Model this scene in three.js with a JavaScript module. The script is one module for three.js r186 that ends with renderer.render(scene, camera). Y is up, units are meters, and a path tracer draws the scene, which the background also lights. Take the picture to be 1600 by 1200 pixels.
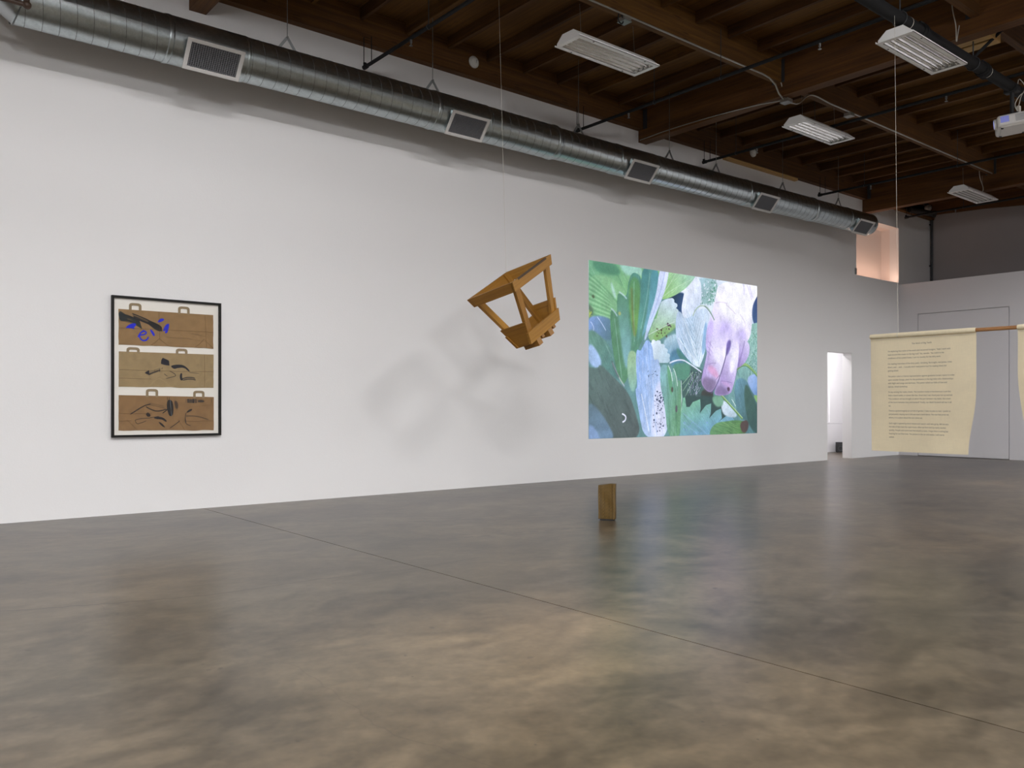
import * as THREE from 'three';
import { RoundedBoxGeometry } from 'three/addons/geometries/RoundedBoxGeometry.js';
import { RectAreaLightUniformsLib } from 'three/addons/lights/RectAreaLightUniformsLib.js';
import { mergeGeometries, mergeVertices } from 'three/addons/utils/BufferGeometryUtils.js';

// ---------------------------------------------------------------- camera, sky, exposure, large lights
// World: x runs along the long white wall towards the far end, -z points at that wall, y is up, metres.
const scene = new THREE.Scene();
scene.background = new THREE.Color(0x0b0c0e);
const YAW = THREE.MathUtils.degToRad(39.3), EYE = 1.07;
const camera = new THREE.PerspectiveCamera(49.39, 1600 / 1200, 0.05, 80);
camera.position.set(0, EYE, 0);
camera.rotation.y = -YAW;
camera.setViewOffset(1600, 1200, 0, -34.5, 1600, 1200);       // shift lens: the horizon sits a little below the middle
const renderer = new THREE.WebGLRenderer({ antialias: true });
renderer.shadowMap.enabled = true;
renderer.toneMapping = THREE.LinearToneMapping;
renderer.toneMappingExposure = 1.16;
RectAreaLightUniformsLib.init();
// strengths, tuned against the photograph
const UNSEEN_FLOOD = 610;        // unseen flood lights between the joists, placed to light the long wall
const UNSEEN_SKYLIGHT = 12;      // unseen skylights in the roof, placed to light floor and far walls
const UNSEEN_WINDOW = 80;        // unseen windows high behind the camera, placed to lighten the upper wall
const BACKROOM = 17;      // unseen ceiling panel, placed to light the room behind the doorway
const NICHE = 24;         // unseen warm strip, placed to light the upper recess
const PROJECTION_GLOW = 0.90;       // glow of the panel that stands in for the projected light

// ---------------------------------------------------------------- numbers
function rng(seed) { let a = seed >>> 0; return () => { a = (a + 0x6D2B79F5) | 0; let t = Math.imul(a ^ (a >>> 15), 1 | a); t = (t + Math.imul(t ^ (t >>> 7), 61 | t)) ^ t; return ((t ^ (t >>> 14)) >>> 0) / 4294967296; }; }
const lerp = (a, b, t) => a + (b - a) * t, clamp = (x, a = 0, b = 1) => Math.min(b, Math.max(a, x));
const smooth = (a, b, x) => { const t = clamp((x - a) / (b - a)); return t * t * (3 - 2 * t); };
function hash(ix, iy, s) { let h = Math.imul(ix, 374761393) + Math.imul(iy, 668265263) + Math.imul(s, 2147483647); h = Math.imul(h ^ (h >>> 13), 1274126177); return ((h ^ (h >>> 16)) >>> 0) / 4294967296; }
function noise(x, y, s = 0) {
  const ix = Math.floor(x), iy = Math.floor(y), fx = x - ix, fy = y - iy, u = fx * fx * (3 - 2 * fx), v = fy * fy * (3 - 2 * fy);
  return lerp(lerp(hash(ix, iy, s), hash(ix + 1, iy, s), u), lerp(hash(ix, iy + 1, s), hash(ix + 1, iy + 1, s), u), v);
}
function fbm(x, y, s = 0, n = 4) { let a = 0, w = 0.5, t = 0; for (let i = 0; i < n; i++) { a += w * noise(x, y, s + i * 17); t += w; x *= 2.03; y *= 2.03; w *= 0.5; } return a / t; }

// ---------------------------------------------------------------- textures
function dataMap(w, h, fn, srgb = true, wrap = THREE.RepeatWrapping) {
  const d = new Uint8Array(w * h * 4);
  for (let y = 0; y < h; y++) for (let x = 0; x < w; x++) { const c = fn(x, y), i = (y * w + x) * 4; d[i] = clamp(c[0], 0, 255); d[i + 1] = clamp(c[1], 0, 255); d[i + 2] = clamp(c[2], 0, 255); d[i + 3] = 255; }
  const t = new THREE.DataTexture(d, w, h); t.magFilter = THREE.LinearFilter; t.minFilter = THREE.LinearMipmapLinearFilter; t.generateMipmaps = true;
  t.wrapS = t.wrapT = wrap; if (srgb) t.colorSpace = THREE.SRGBColorSpace; t.needsUpdate = true; return t;
}
function canvasMap(w, h, draw, srgb = true) {
  const c = document.createElement('canvas'); c.width = w; c.height = h; draw(c.getContext('2d'), w, h);
  const t = new THREE.CanvasTexture(c); if (srgb) t.colorSpace = THREE.SRGBColorSpace; t.magFilter = THREE.LinearFilter; t.anisotropy = 8; return t;
}
// wood grain: u runs along the grain, one tile is 1.6 m by 0.4 m, mirrored at its edges
function woodMap(seed, lo, hi, knots = 3) {
  const r = rng(seed), K = Array.from({ length: knots }, () => [r() * 512, r() * 256, 5 + r() * 7]);
  return dataMap(512, 256, (x, y) => {
    let yy = y, kn = 0;
    for (const [kx, ky, kr] of K) { const dx = (x - kx) / 3.2, dy = y - ky, d = Math.hypot(dx, dy); yy += (dy > 0 ? 1 : -1) * 9 * Math.exp(-d / (kr * 1.6)); kn = Math.max(kn, 1 - smooth(kr * 0.25, kr, d)); }
    const ring = fbm(x / 260, yy / 15, seed, 3), fine = noise(x / 60, yy / 2.2, seed + 5), fleck = noise(x / 9, y / 1.6, seed + 9), broad = fbm(x / 180, y / 90, seed + 3, 2);
    const t = clamp(0.15 + 0.75 * ring + 0.25 * (fine - 0.5) + 0.16 * (fleck - 0.5) + 0.35 * (broad - 0.5)) * (1 - 0.7 * kn);
    return [lerp(lo[0], hi[0], t), lerp(lo[1], hi[1], t), lerp(lo[2], hi[2], t)];
  }, true, THREE.MirroredRepeatWrapping);
}
const woodBump = dataMap(512, 256, (x, y) => { const v = 255 * clamp(0.5 * fbm(x / 200, y / 6, 71, 3) + 0.5 * noise(x / 30, y / 1.7, 77)); return [v, v, v]; }, false, THREE.MirroredRepeatWrapping);
const paintBump = dataMap(512, 512, (x, y) => { const v = 255 * clamp(0.55 * noise(x / 5, y / 5, 12) + 0.3 * fbm(x / 40, y / 40, 15, 3) + 0.15 * noise(x / 1.6, y / 1.6, 13)); return [v, v, v]; }, false, THREE.MirroredRepeatWrapping);

// ---------------------------------------------------------------- materials
const std = (o) => new THREE.MeshStandardMaterial(o);
const lin = (r, g, b) => new THREE.Color().setRGB(r, g, b);
const M = {};
M.wall = std({ color: lin(0.79, 0.775, 0.77), roughness: 0.85, bumpMap: paintBump, bumpScale: 0.0006 });
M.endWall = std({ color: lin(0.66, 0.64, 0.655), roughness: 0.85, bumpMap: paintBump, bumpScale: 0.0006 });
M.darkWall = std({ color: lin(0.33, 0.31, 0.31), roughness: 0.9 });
M.peach = std({ color: lin(0.78, 0.70, 0.66), roughness: 0.85 });
M.white = std({ color: lin(0.82, 0.81, 0.82), roughness: 0.8 });
const timberMaps = [woodMap(3, [92, 52, 22], [176, 112, 55]), woodMap(4, [80, 45, 20], [160, 98, 48]), woodMap(5, [104, 62, 28], [192, 128, 66])];
const aged = lin(0.42, 0.46, 0.22);
M.timber = timberMaps.map((m) => std({ map: m, color: aged, roughness: 0.8, bumpMap: woodBump, bumpScale: 0.0008 }));
M.glulam = [std({ map: woodMap(8, [96, 54, 24], [170, 104, 50], 1), color: aged, roughness: 0.75 })];
M.deck = [11, 12, 13, 14].map((s) => std({ map: woodMap(s, [112, 66, 26], [184, 122, 54], 2), color: aged, roughness: 0.85 }));
const pine = woodMap(21, [150, 104, 42], [202, 152, 78], 1), pine2 = woodMap(22, [134, 90, 32], [186, 136, 62], 1);
M.pine = [std({ map: pine, color: lin(0.72, 0.68, 0.46), roughness: 0.5, bumpMap: woodBump, bumpScale: 0.0005 }), std({ map: pine2, color: lin(0.72, 0.68, 0.46), roughness: 0.5, bumpMap: woodBump, bumpScale: 0.0005 })];
M.charred = std({ map: woodMap(23, [40, 32, 26], [120, 84, 50], 1), roughness: 0.6 });
M.blockWood = std({ map: woodMap(24, [84, 62, 24], [136, 106, 48], 1), color: lin(0.62, 0.62, 0.58), roughness: 0.5, bumpMap: woodBump, bumpScale: 0.0015 });
M.dowel = std({ map: woodMap(25, [134, 92, 54], [186, 138, 92], 0), roughness: 0.45 });
M.plywood = std({ map: woodMap(26, [170, 132, 78], [212, 176, 116], 1), roughness: 0.7 });
const galvMap = dataMap(512, 512, (x, y) => { const t = fbm(x / 14, y / 14, 31, 3), s = noise(x / 4, y / 4, 35), v = 196 + 22 * (t - 0.5) + 12 * (s - 0.5); return [v, v + 2, v + 3]; });
M.galv = std({ map: galvMap, color: lin(0.84, 0.91, 0.92), metalness: 1, roughness: 0.30 });
M.galvDark = std({ color: lin(0.11, 0.115, 0.115), metalness: 0.8, roughness: 0.5 });
M.galvStrap = std({ color: lin(0.30, 0.31, 0.31), metalness: 0.9, roughness: 0.45 });
M.grille = std({ color: lin(0.62, 0.60, 0.58), roughness: 0.5 });
M.grilleBar = std({ color: lin(0.20, 0.20, 0.215), roughness: 0.5, metalness: 0.3 });
M.black = std({ color: lin(0.012, 0.012, 0.013), roughness: 0.6 });
M.blackPipe = new THREE.MeshPhysicalMaterial({ color: lin(0.016, 0.016, 0.017), roughness: 0.75, specularIntensity: 0.35 });
M.brownPipe = std({ color: lin(0.055, 0.03, 0.018), roughness: 0.55 });
M.steel = std({ color: lin(0.30, 0.30, 0.29), metalness: 0.9, roughness: 0.4 });
M.bracket = std({ color: lin(0.06, 0.063, 0.068), metalness: 0.5, roughness: 0.55 });
M.conduit = std({ color: lin(0.42, 0.40, 0.36), metalness: 0.7, roughness: 0.45 });
M.cable = std({ color: lin(0.55, 0.51, 0.45), roughness: 0.6 });
M.enamel = std({ color: lin(0.88, 0.87, 0.86), roughness: 0.35 });
M.reflector = std({ color: lin(0.72, 0.71, 0.70), metalness: 0.7, roughness: 0.18 });
M.tube = new THREE.MeshPhysicalMaterial({ color: lin(0.96, 0.96, 0.95), roughness: 0.12, clearcoat: 1, clearcoatRoughness: 0.05 });
M.tubeLit = std({ color: lin(0.8, 0.8, 0.8), roughness: 0.2, emissive: lin(1, 0.965, 0.90), emissiveIntensity: 6 });
M.ceramic = std({ color: lin(0.7, 0.69, 0.66), roughness: 0.4 });
M.plastic = std({ color: lin(0.72, 0.70, 0.68), roughness: 0.35 });
M.frame = new THREE.MeshPhysicalMaterial({ color: lin(0.010, 0.009, 0.008), roughness: 0.55, specularIntensity: 0.4 });
M.mount = std({ color: lin(0.80, 0.765, 0.70), roughness: 0.9 });
M.glazing = new THREE.MeshPhysicalMaterial({ color: 0xffffff, roughness: 0.02, transmission: 1, thickness: 0, ior: 1.18 });
M.string = std({ color: lin(0.62, 0.58, 0.50), roughness: 0.8 });

// ---------------------------------------------------------------- geometry helpers
const V = (x, y, z) => new THREE.Vector3(x, y, z);
// uv in metres by the dominant normal; axis 0/1/2 = grain direction; scale fits the 1.6 m x 0.4 m tile
function gridUV(geo, axis = 0, su = 1 / 1.6, sv = 1 / 0.4, ou = 0, ov = 0) {
  const g = geo.index ? geo.toNonIndexed() : geo; g.computeVertexNormals();
  const p = g.attributes.position, n = g.attributes.normal, uv = new Float32Array(p.count * 2);
  for (let i = 0; i < p.count; i += 3) {
    const ax = [0, 0, 0];
    for (let k = 0; k < 3; k++) { ax[0] += Math.abs(n.getX(i + k)); ax[1] += Math.abs(n.getY(i + k)); ax[2] += Math.abs(n.getZ(i + k)); }
    const m = ax.indexOf(Math.max(...ax));
    let a = axis, b = 3 - axis - m; if (m === axis) { a = (axis + 1) % 3; b = (axis + 2) % 3; }
    for (let k = 0; k < 3; k++) { const c = [p.getX(i + k), p.getY(i + k), p.getZ(i + k)]; uv[2 * (i + k)] = c[a] * su + ou; uv[2 * (i + k) + 1] = c[b] * sv + ov; }
  }
  g.setAttribute('uv', new THREE.BufferAttribute(uv, 2)); return g;
}
let stock = 0;
function board(w, h, d, axis, r = 0) { // a piece of timber, grain along the axis, its own cut of the grain
  stock++;
  const g = r ? new RoundedBoxGeometry(w, h, d, 1, r) : new THREE.BoxGeometry(w, h, d);
  return gridUV(g, axis, 1 / 1.6, 1 / 0.4, (stock * 0.377) % 1, (stock * 0.613) % 1);
}
const wallBox = (x0, x1, y0, y1, z0, z1) => gridUV(new THREE.BoxGeometry(x1 - x0, y1 - y0, z1 - z0).translate((x0 + x1) / 2, (y0 + y1) / 2, (z0 + z1) / 2), 0, 1, 1);
const box = (w, h, d, x = 0, y = 0, z = 0) => new THREE.BoxGeometry(w, h, d).translate(x, y, z);
const rbox = (w, h, d, r, x = 0, y = 0, z = 0, s = 2) => new RoundedBoxGeometry(w, h, d, s, r).translate(x, y, z);
function rod(a, b, r, n = 10, r2 = r) {
  const d = b.clone().sub(a), g = new THREE.CylinderGeometry(r2, r, d.length(), n, 1);
  g.applyQuaternion(new THREE.Quaternion().setFromUnitVectors(V(0, 1, 0), d.normalize())); return g.translate((a.x + b.x) / 2, (a.y + b.y) / 2, (a.z + b.z) / 2);
}
const wire = (pts, r, n = 32, k = 6) => new THREE.TubeGeometry(new THREE.CatmullRomCurve3(pts.map((p) => V(...p))), n, r, k, false);
function merge(list) { return mergeGeometries(list.map((g) => { let q = g.index ? g.toNonIndexed() : g.clone(); for (const k of Object.keys(q.attributes)) if (!['position', 'normal', 'uv'].includes(k)) q.deleteAttribute(k); return q; })); }

// ---------------------------------------------------------------- naming helpers
const used = new Map();
function numbered(name) { const n = used.get(name) ?? 0; used.set(name, n + 1); return n ? name + '_' + String(n).padStart(3, '0') : name; }
function part(name, geo, mat, parent, label) {
  const m = new THREE.Mesh(geo, mat); m.name = name; m.castShadow = m.receiveShadow = true; parent.add(m);
  const same = parent.children.filter((c) => c !== m && (c.name === name || c.name.startsWith(name + '_0'))).length;
  if (same) m.name = name + '_' + String(same).padStart(3, '0');
  if (label) m.userData.label = label;
  if (/_bars$|^vent$/.test(name)) m.userData.kind = 'stuff'; // too small to pick apart
  return m;
}
const parts = (name, list, mat, parent) => list.map((g) => part(name, g, mat, parent));
function group(name, parent) { const g = new THREE.Group(); g.name = name; parent.add(g); const same = parent.children.filter((c) => c !== g && (c.name === name || c.name.startsWith(name + '_0'))).length; if (same) g.name = name + '_' + String(same).padStart(3, '0'); return g; }
function tag(o, label, category, grp) { o.userData.label = label; o.userData.category = category; if (grp) o.userData.group = grp; return o; }
function thing(name, label, category, pos = [0, 0, 0], grp) { const g = new THREE.Group(); g.name = numbered(name); g.position.set(...pos); scene.add(g); return tag(g, label, category, grp); }
function struct(name) { const g = new THREE.Group(); g.name = name; g.userData.kind = 'structure'; scene.add(g); return g; }
function structMesh(name, geo, mat) { const m = new THREE.Mesh(geo, mat); m.name = name; m.castShadow = m.receiveShadow = true; m.userData.kind = 'structure'; scene.add(m); return m; }
function areaLight(color, intensity, w, h, pos, target) { const l = new THREE.RectAreaLight(color, intensity, w, h); l.position.set(...pos); l.lookAt(...target); l.name = 'area_light'; scene.add(l); return l; }

// ================================================================ THE ROOM
const WZ = -8.82, XE = 18.2, XL = -10.5, ZR = 11, DECK = 5.75;
// ---- floor: two polished concrete slabs that meet in a saw-cut joint
const stains = [ // [x, z, radius x, radius z, darkening, reddening]
  [1.6, -7.6, 1.5, 0.55, 0.22, 0.03], [4.2, -7.7, 2.0, 0.35, 0.20, 0.02], [7.0, -7.9, 2.6, 0.35, 0.16, 0], [10.5, -7.4, 2.6, 0.45, 0.20, 0],
  [15.4, -6.2, 2.2, 0.7, 0.22, 0.03], [17.4, -7.6, 1.2, 1.2, 0.16, 0.02], [17.6, -4.5, 0.8, 1.8, 0.2, 0.03], [9.4, -4.1, 1.5, 0.5, 0.16, 0], [11.3, -5.4, 1.4, 0.4, 0.14, 0],
  [1.9, -4.3, 0.9, 0.5, 0.2, -0.02], [2.6, -4.9, 0.4, 0.3, 0.14, 0], [0.9, -3.6, 0.7, 0.5, 0.18, -0.03], [1.3, -2.9, 0.5, 0.35, 0.14, -0.02], [2.3, -2.05, 0.5, 0.3, 0.2, 0], [1.6, -1.9, 0.4, 0.3, 0.14, -0.01],
  [3.4, -2.5, 0.5, 0.25, 0.16, -0.03], [4.3, -1.9, 0.6, 0.3, 0.2, -0.02], [5.3, -2.3, 0.8, 0.35, 0.18, -0.02], [6.6, -2.2, 0.7, 0.4, 0.16, 0], [3.2, -1.3, 0.4, 0.3, 0.16, 0], [0.7, -5.8, 0.8, 0.4, 0.16, 0.03],
  [2.9, -3.0, 0.5, 0.5, -0.14, 0.03], [3.9, -3.3, 0.9, 0.5, -0.16, 0.03], [5.2, -3.9, 1.0, 0.5, -0.10, 0.02], [6.0, -3.0, 0.9, 0.5, -0.06, 0.03], [1.4, -5.3, 0.8, 0.35, -0.10, 0.01], [7.8, -5.0, 1.3, 0.5, -0.06, 0.03], [12.8, -4.4, 1.3, 0.6, -0.04, 0.04],
];
function floorTone(x, z) {
  const wx = x + 0.5 * (fbm(x * 1.3, z * 1.3, 101, 2) - 0.5), wz = z + 0.5 * (fbm(x * 1.3, z * 1.3, 102, 2) - 0.5);
  const a = fbm(wx * 0.55, wz * 0.8, 103, 4), b = fbm(wx * 1.9, wz * 2.8, 107, 4), c = fbm(wx * 6, wz * 9, 109, 3), f = noise(x * 70, z * 70, 113), m = fbm(x * 22, z * 26, 115, 2);
  let t = 1.0 + 0.50 * (a - 0.5) + 0.40 * (b - 0.5) + 0.40 * (c - 0.5) + 0.20 * (m - 0.5) + 0.08 * (f - 0.5), red = 0;
  for (const [sx, sz, rx, rz, k, rd] of stains) { const dx = (x - sx) / rx, dz = (z - sz) / rz, d2 = dx * dx + dz * dz; if (d2 < 6) { const w = Math.exp(-d2) * (0.55 + 0.9 * b); t -= 0.85 * k * w; red += rd * w; } }
  const hue = fbm(x * 0.55 + 9, z * 0.6, 121, 3) - 0.5 + 0.4 * (fbm(x * 2.1, z * 2.1, 124, 3) - 0.5);
  return [t * (1 + 0.06 * hue + 0.7 * red), t * (1 + 0.01 * hue), t * (1 - 0.10 * hue - 0.4 * red)];
}
const FLOOR_RGB = [84, 74.5, 61];
function crackLine(ctx, pts, map, width, style, seed, jitter) {
  const r = rng(seed); ctx.strokeStyle = style; ctx.lineWidth = width; ctx.lineJoin = 'round'; ctx.beginPath();
  for (let i = 0; i < pts.length - 1; i++) for (let k = 0; k < 14; k++) { const t = k / 14, x = lerp(pts[i][0], pts[i + 1][0], t) + (r() - 0.5) * jitter, z = lerp(pts[i][1], pts[i + 1][1], t) + (r() - 0.5) * jitter, p = map(x, z); if (!i && !k) ctx.moveTo(...p); else ctx.lineTo(...p); }
  ctx.stroke();
}
function floorMap(x0, x1, z0, z1, W, H, seed) {
  return canvasMap(W, H, (ctx) => {
    const im = ctx.createImageData(W, H);
    for (let j = 0; j < H; j++) for (let i = 0; i < W; i++) { const c = floorTone(lerp(x0, x1, (i + 0.5) / W), lerp(z0, z1, (j + 0.5) / H)), o = (j * W + i) * 4; for (let k = 0; k < 3; k++) im.data[o + k] = clamp(FLOOR_RGB[k] * c[k], 12, 235); im.data[o + 3] = 255; }
    ctx.putImageData(im, 0, 0);
    const to = (x, z) => [((x - x0) / (x1 - x0)) * W, ((z - z0) / (z1 - z0)) * H], r = rng(seed);
    crackLine(ctx, [[-0.4, -5.35], [0.69, -5.06], [1.12, -4.9], [1.68, -4.74], [2.35, -4.75], [2.95, -4.65], [3.6, -4.72]], to, 3.2, 'rgba(40,33,27,0.75)', 5, 0.02);
    crackLine(ctx, [[1.12, -4.9], [1.2, -4.3], [1.5, -3.2], [1.42, -2.4], [1.62, -1.6]], to, 1.4, 'rgba(56,48,40,0.28)', 6, 0.03);
    ctx.setLineDash([11, 9]); crackLine(ctx, [[3.86, -5.53], [4.46, -5.44], [5.38, -5.22], [6.6, -5.12], [7.9, -5.0]], to, 4.5, 'rgba(34,28,24,0.9)', 7, 0.01); ctx.setLineDash([]);
    crackLine(ctx, [[5.4, -4.8], [6.4, -4.5], [7.6, -4.1], [9.4, -3.8]], to, 2.2, 'rgba(48,40,32,0.55)', 8, 0.03);
    for (let i = 0; i < 150; i++) { const [px, py] = to(lerp(x0, x1, r()), lerp(z0, z1, r())), s = 1.0 + 4.5 * r() * r(); ctx.fillStyle = 'rgba(44,38,34,' + (0.25 + 0.45 * r()).toFixed(2) + ')'; ctx.beginPath(); ctx.ellipse(px, py, s * 1.2, s * 0.8, r() * 3, 0, 7); ctx.fill(); }
  });
}
{
  const floor = struct('floor');
  const slab = (x0, x1, mx0, mx1, mz0, mz1, W, H, seed) => {
    const map = floorMap(mx0, mx1, mz0, mz1, W, H, seed); map.wrapS = map.wrapT = THREE.MirroredRepeatWrapping;
    const g = new THREE.BoxGeometry(x1 - x0, 0.15, ZR + 10.8).translate((x0 + x1) / 2, -0.075, (ZR - 10.8) / 2).toNonIndexed(), p = g.attributes.position, uv = g.attributes.uv;
    for (let i = 0; i < p.count; i++) uv.setXY(i, (p.getX(i) - mx0) / (mx1 - mx0), 1 - (p.getZ(i) - mz0) / (mz1 - mz0));
    part('slab', g, new THREE.MeshPhysicalMaterial({ map, specularIntensity: 0.54, roughness: 0.29 }), floor);
  };
  slab(XL - 0.3, 3.027, -1, 3.03, -8.9, 0, 1024, 2048, 51);
  slab(3.034, 24, 3.03, 19.5, -8.9, 0.2, 2048, 2048, 52);
  part('joint_bed', box(0.2, 0.05, ZR + 10.8, 3.03, -0.04, (ZR - 10.8) / 2), std({ color: lin(0.035, 0.03, 0.026), roughness: 0.95 }), floor);
}

// ---- long white wall with a doorway and an upper recess near the far corner
const D0 = 15.275, D1 = 16.2, DH = 2.155, O0 = 16.385, O1 = XE, OY0 = 3.775, OY1 = 4.975, T = 0.2, NB = -9.215;
structMesh('wall_left', merge([
  wallBox(XL, D0, 0, DECK, WZ - T, WZ), wallBox(D0, D1, DH, DECK, WZ - T, WZ), wallBox(D1, O0, 0, DECK, WZ - T, WZ),
  wallBox(O0, O1, 0, OY0, WZ - T, WZ), wallBox(O0, O1, OY1, DECK, WZ - T, WZ), wallBox(O1, 24, 0, DECK, WZ - T, WZ),
]), M.wall);
structMesh('wall_recess', merge([ // the reveal and back of the upper recess
  wallBox(O0 - 0.12, O0, OY0 - 0.1, OY1 + 0.1, NB - 0.08, WZ - T), wallBox(O1, O1 + 0.12, OY0 - 0.1, OY1 + 0.1, NB - 0.08, WZ - T),
  wallBox(O0, O1, OY1, OY1 + 0.1, NB - 0.08, WZ - T), wallBox(O0, O1, OY0 - 0.1, OY0, NB - 0.08, WZ - T), wallBox(O0, O1, OY0, OY1, NB - 0.08, NB),
]), M.peach);
// ---- bright back room behind the doorway
const BX0 = 13.6, BX1 = 19.6, BZ = -10.35;
structMesh('wall_back_room', merge([
  wallBox(BX0 - 0.1, BX0, 0, 3.1, BZ, WZ - T), wallBox(BX1, BX1 + 0.1, 0, 3.1, BZ, WZ - T), wallBox(BX0, BX1, 0, 0.66, BZ - 0.1, BZ + 0.006), wallBox(BX0, BX1, 0.664, 3.1, BZ - 0.1, BZ), wallBox(BX0 - 0.1, BX1 + 0.1, 3.1, 3.2, BZ - 0.1, WZ - T),
]), M.white);
structMesh('trim_1', merge([wallBox(18.0, 18.04, 0.67, 3.0, BZ, BZ + 0.012), wallBox(16.6, 18.04, 0.67, 0.70, BZ, BZ + 0.01)]), M.white);
// ---- far end: a low wall with a flush hidden door, a loft above it and a dark wall set back
const FZ0 = -8.396, FZ1 = -6.607, FH = 3.047, EH = 3.735, g8 = 0.011;
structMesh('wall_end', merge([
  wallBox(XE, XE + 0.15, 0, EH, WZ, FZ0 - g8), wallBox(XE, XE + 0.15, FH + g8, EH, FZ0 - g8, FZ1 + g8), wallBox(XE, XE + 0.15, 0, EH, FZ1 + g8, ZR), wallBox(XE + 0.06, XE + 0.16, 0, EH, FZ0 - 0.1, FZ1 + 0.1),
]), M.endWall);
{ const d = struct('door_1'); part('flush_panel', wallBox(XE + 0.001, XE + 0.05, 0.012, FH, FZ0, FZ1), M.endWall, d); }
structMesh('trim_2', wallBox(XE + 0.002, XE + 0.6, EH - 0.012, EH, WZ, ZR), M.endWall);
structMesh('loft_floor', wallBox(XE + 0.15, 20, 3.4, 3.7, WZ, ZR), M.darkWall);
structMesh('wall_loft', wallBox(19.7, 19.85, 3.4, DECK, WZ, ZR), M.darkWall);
// ---- the rest of the room, behind the camera
structMesh('wall_near', wallBox(XL - 0.2, XL, 0, DECK, WZ - T, ZR), M.wall);
const WIN = [[-2.3], [-7.8]]; // centres of unseen windows, placed to lighten the duct shadow
{
  const ws = WIN.map(([x]) => x).sort((a, b) => a - b), w = 1.25, y0 = 3.05, y1 = 4.15, pieces = [wallBox(XL, 24, 0, y0, ZR, ZR + 0.2), wallBox(XL, 24, y1, DECK, ZR, ZR + 0.2)];
  let x = XL; for (const c of ws) { pieces.push(wallBox(x, c - w / 2, y0, y1, ZR, ZR + 0.2)); x = c + w / 2; } pieces.push(wallBox(x, 24, y0, y1, ZR, ZR + 0.2));
  structMesh('wall_right', merge(pieces), M.wall);
  const pane = std({ color: lin(0.8, 0.82, 0.85), roughness: 0.6, emissive: lin(0.93, 0.96, 1), emissiveIntensity: 8 });
  ws.forEach((c, i) => {
    const win = struct('window_' + (i + 1));
    part('window_frame', merge([box(w, 0.05, 0.06, c, y0 + 0.025, ZR + 0.12), box(w, 0.05, 0.06, c, y1 - 0.025, ZR + 0.12), box(0.05, y1 - y0, 0.06, c - w / 2 + 0.025, (y0 + y1) / 2, ZR + 0.12), box(0.05, y1 - y0, 0.06, c + w / 2 - 0.025, (y0 + y1) / 2, ZR + 0.12)]), M.enamel, win);
    part('unseen_pane', box(w - 0.1, y1 - y0 - 0.1, 0.012, c, (y0 + y1) / 2, ZR + 0.12), pane, win);
    areaLight(lin(0.97, 0.985, 1), UNSEEN_WINDOW, w - 0.1, y1 - y0 - 0.1, [c, (y0 + y1) / 2, ZR + 0.10], [c, (y0 + y1) / 2, 0]);
  });
}

// ---- unseen skylights: glowing panels in timber curbs, placed to light floor and far walls
const SKY = [[1.65, -2.65, 1.7], [8.5, 2.3, 1], [1.65, 2.3, 1], [-5.2, 2.3, 1], [15.3, 2.3, 1.2], [1.65, 7.2, 1], [8.5, 7.2, 1], [12.3, -0.2, 2.0], [15.75, -0.2, 2.3]];
SKY.forEach(([x, z, k], i) => {
  const sk = struct('window_' + (i + 3)), w = 2.3, d = 1.2, y = 5.68;
  for (const s of [-1, 1]) { part('curb', box(w + 0.08, 0.10, 0.04, x, y + 0.02, z + s * (d / 2 + 0.02)), M.enamel, sk); part('curb', box(0.04, 0.10, d, x + s * (w / 2 + 0.02), y + 0.02, z), M.enamel, sk); }
  part('unseen_pane', box(w, 0.012, d, x, y + 0.012, z), std({ color: lin(0.8, 0.8, 0.8), roughness: 0.6, emissive: lin(0.96, 0.98, 1), emissiveIntensity: 8 }), sk);
  areaLight(lin(0.97, 0.985, 1), UNSEEN_SKYLIGHT * k, w, d, [x, y, z], [x, 0, z]);
});

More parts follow.
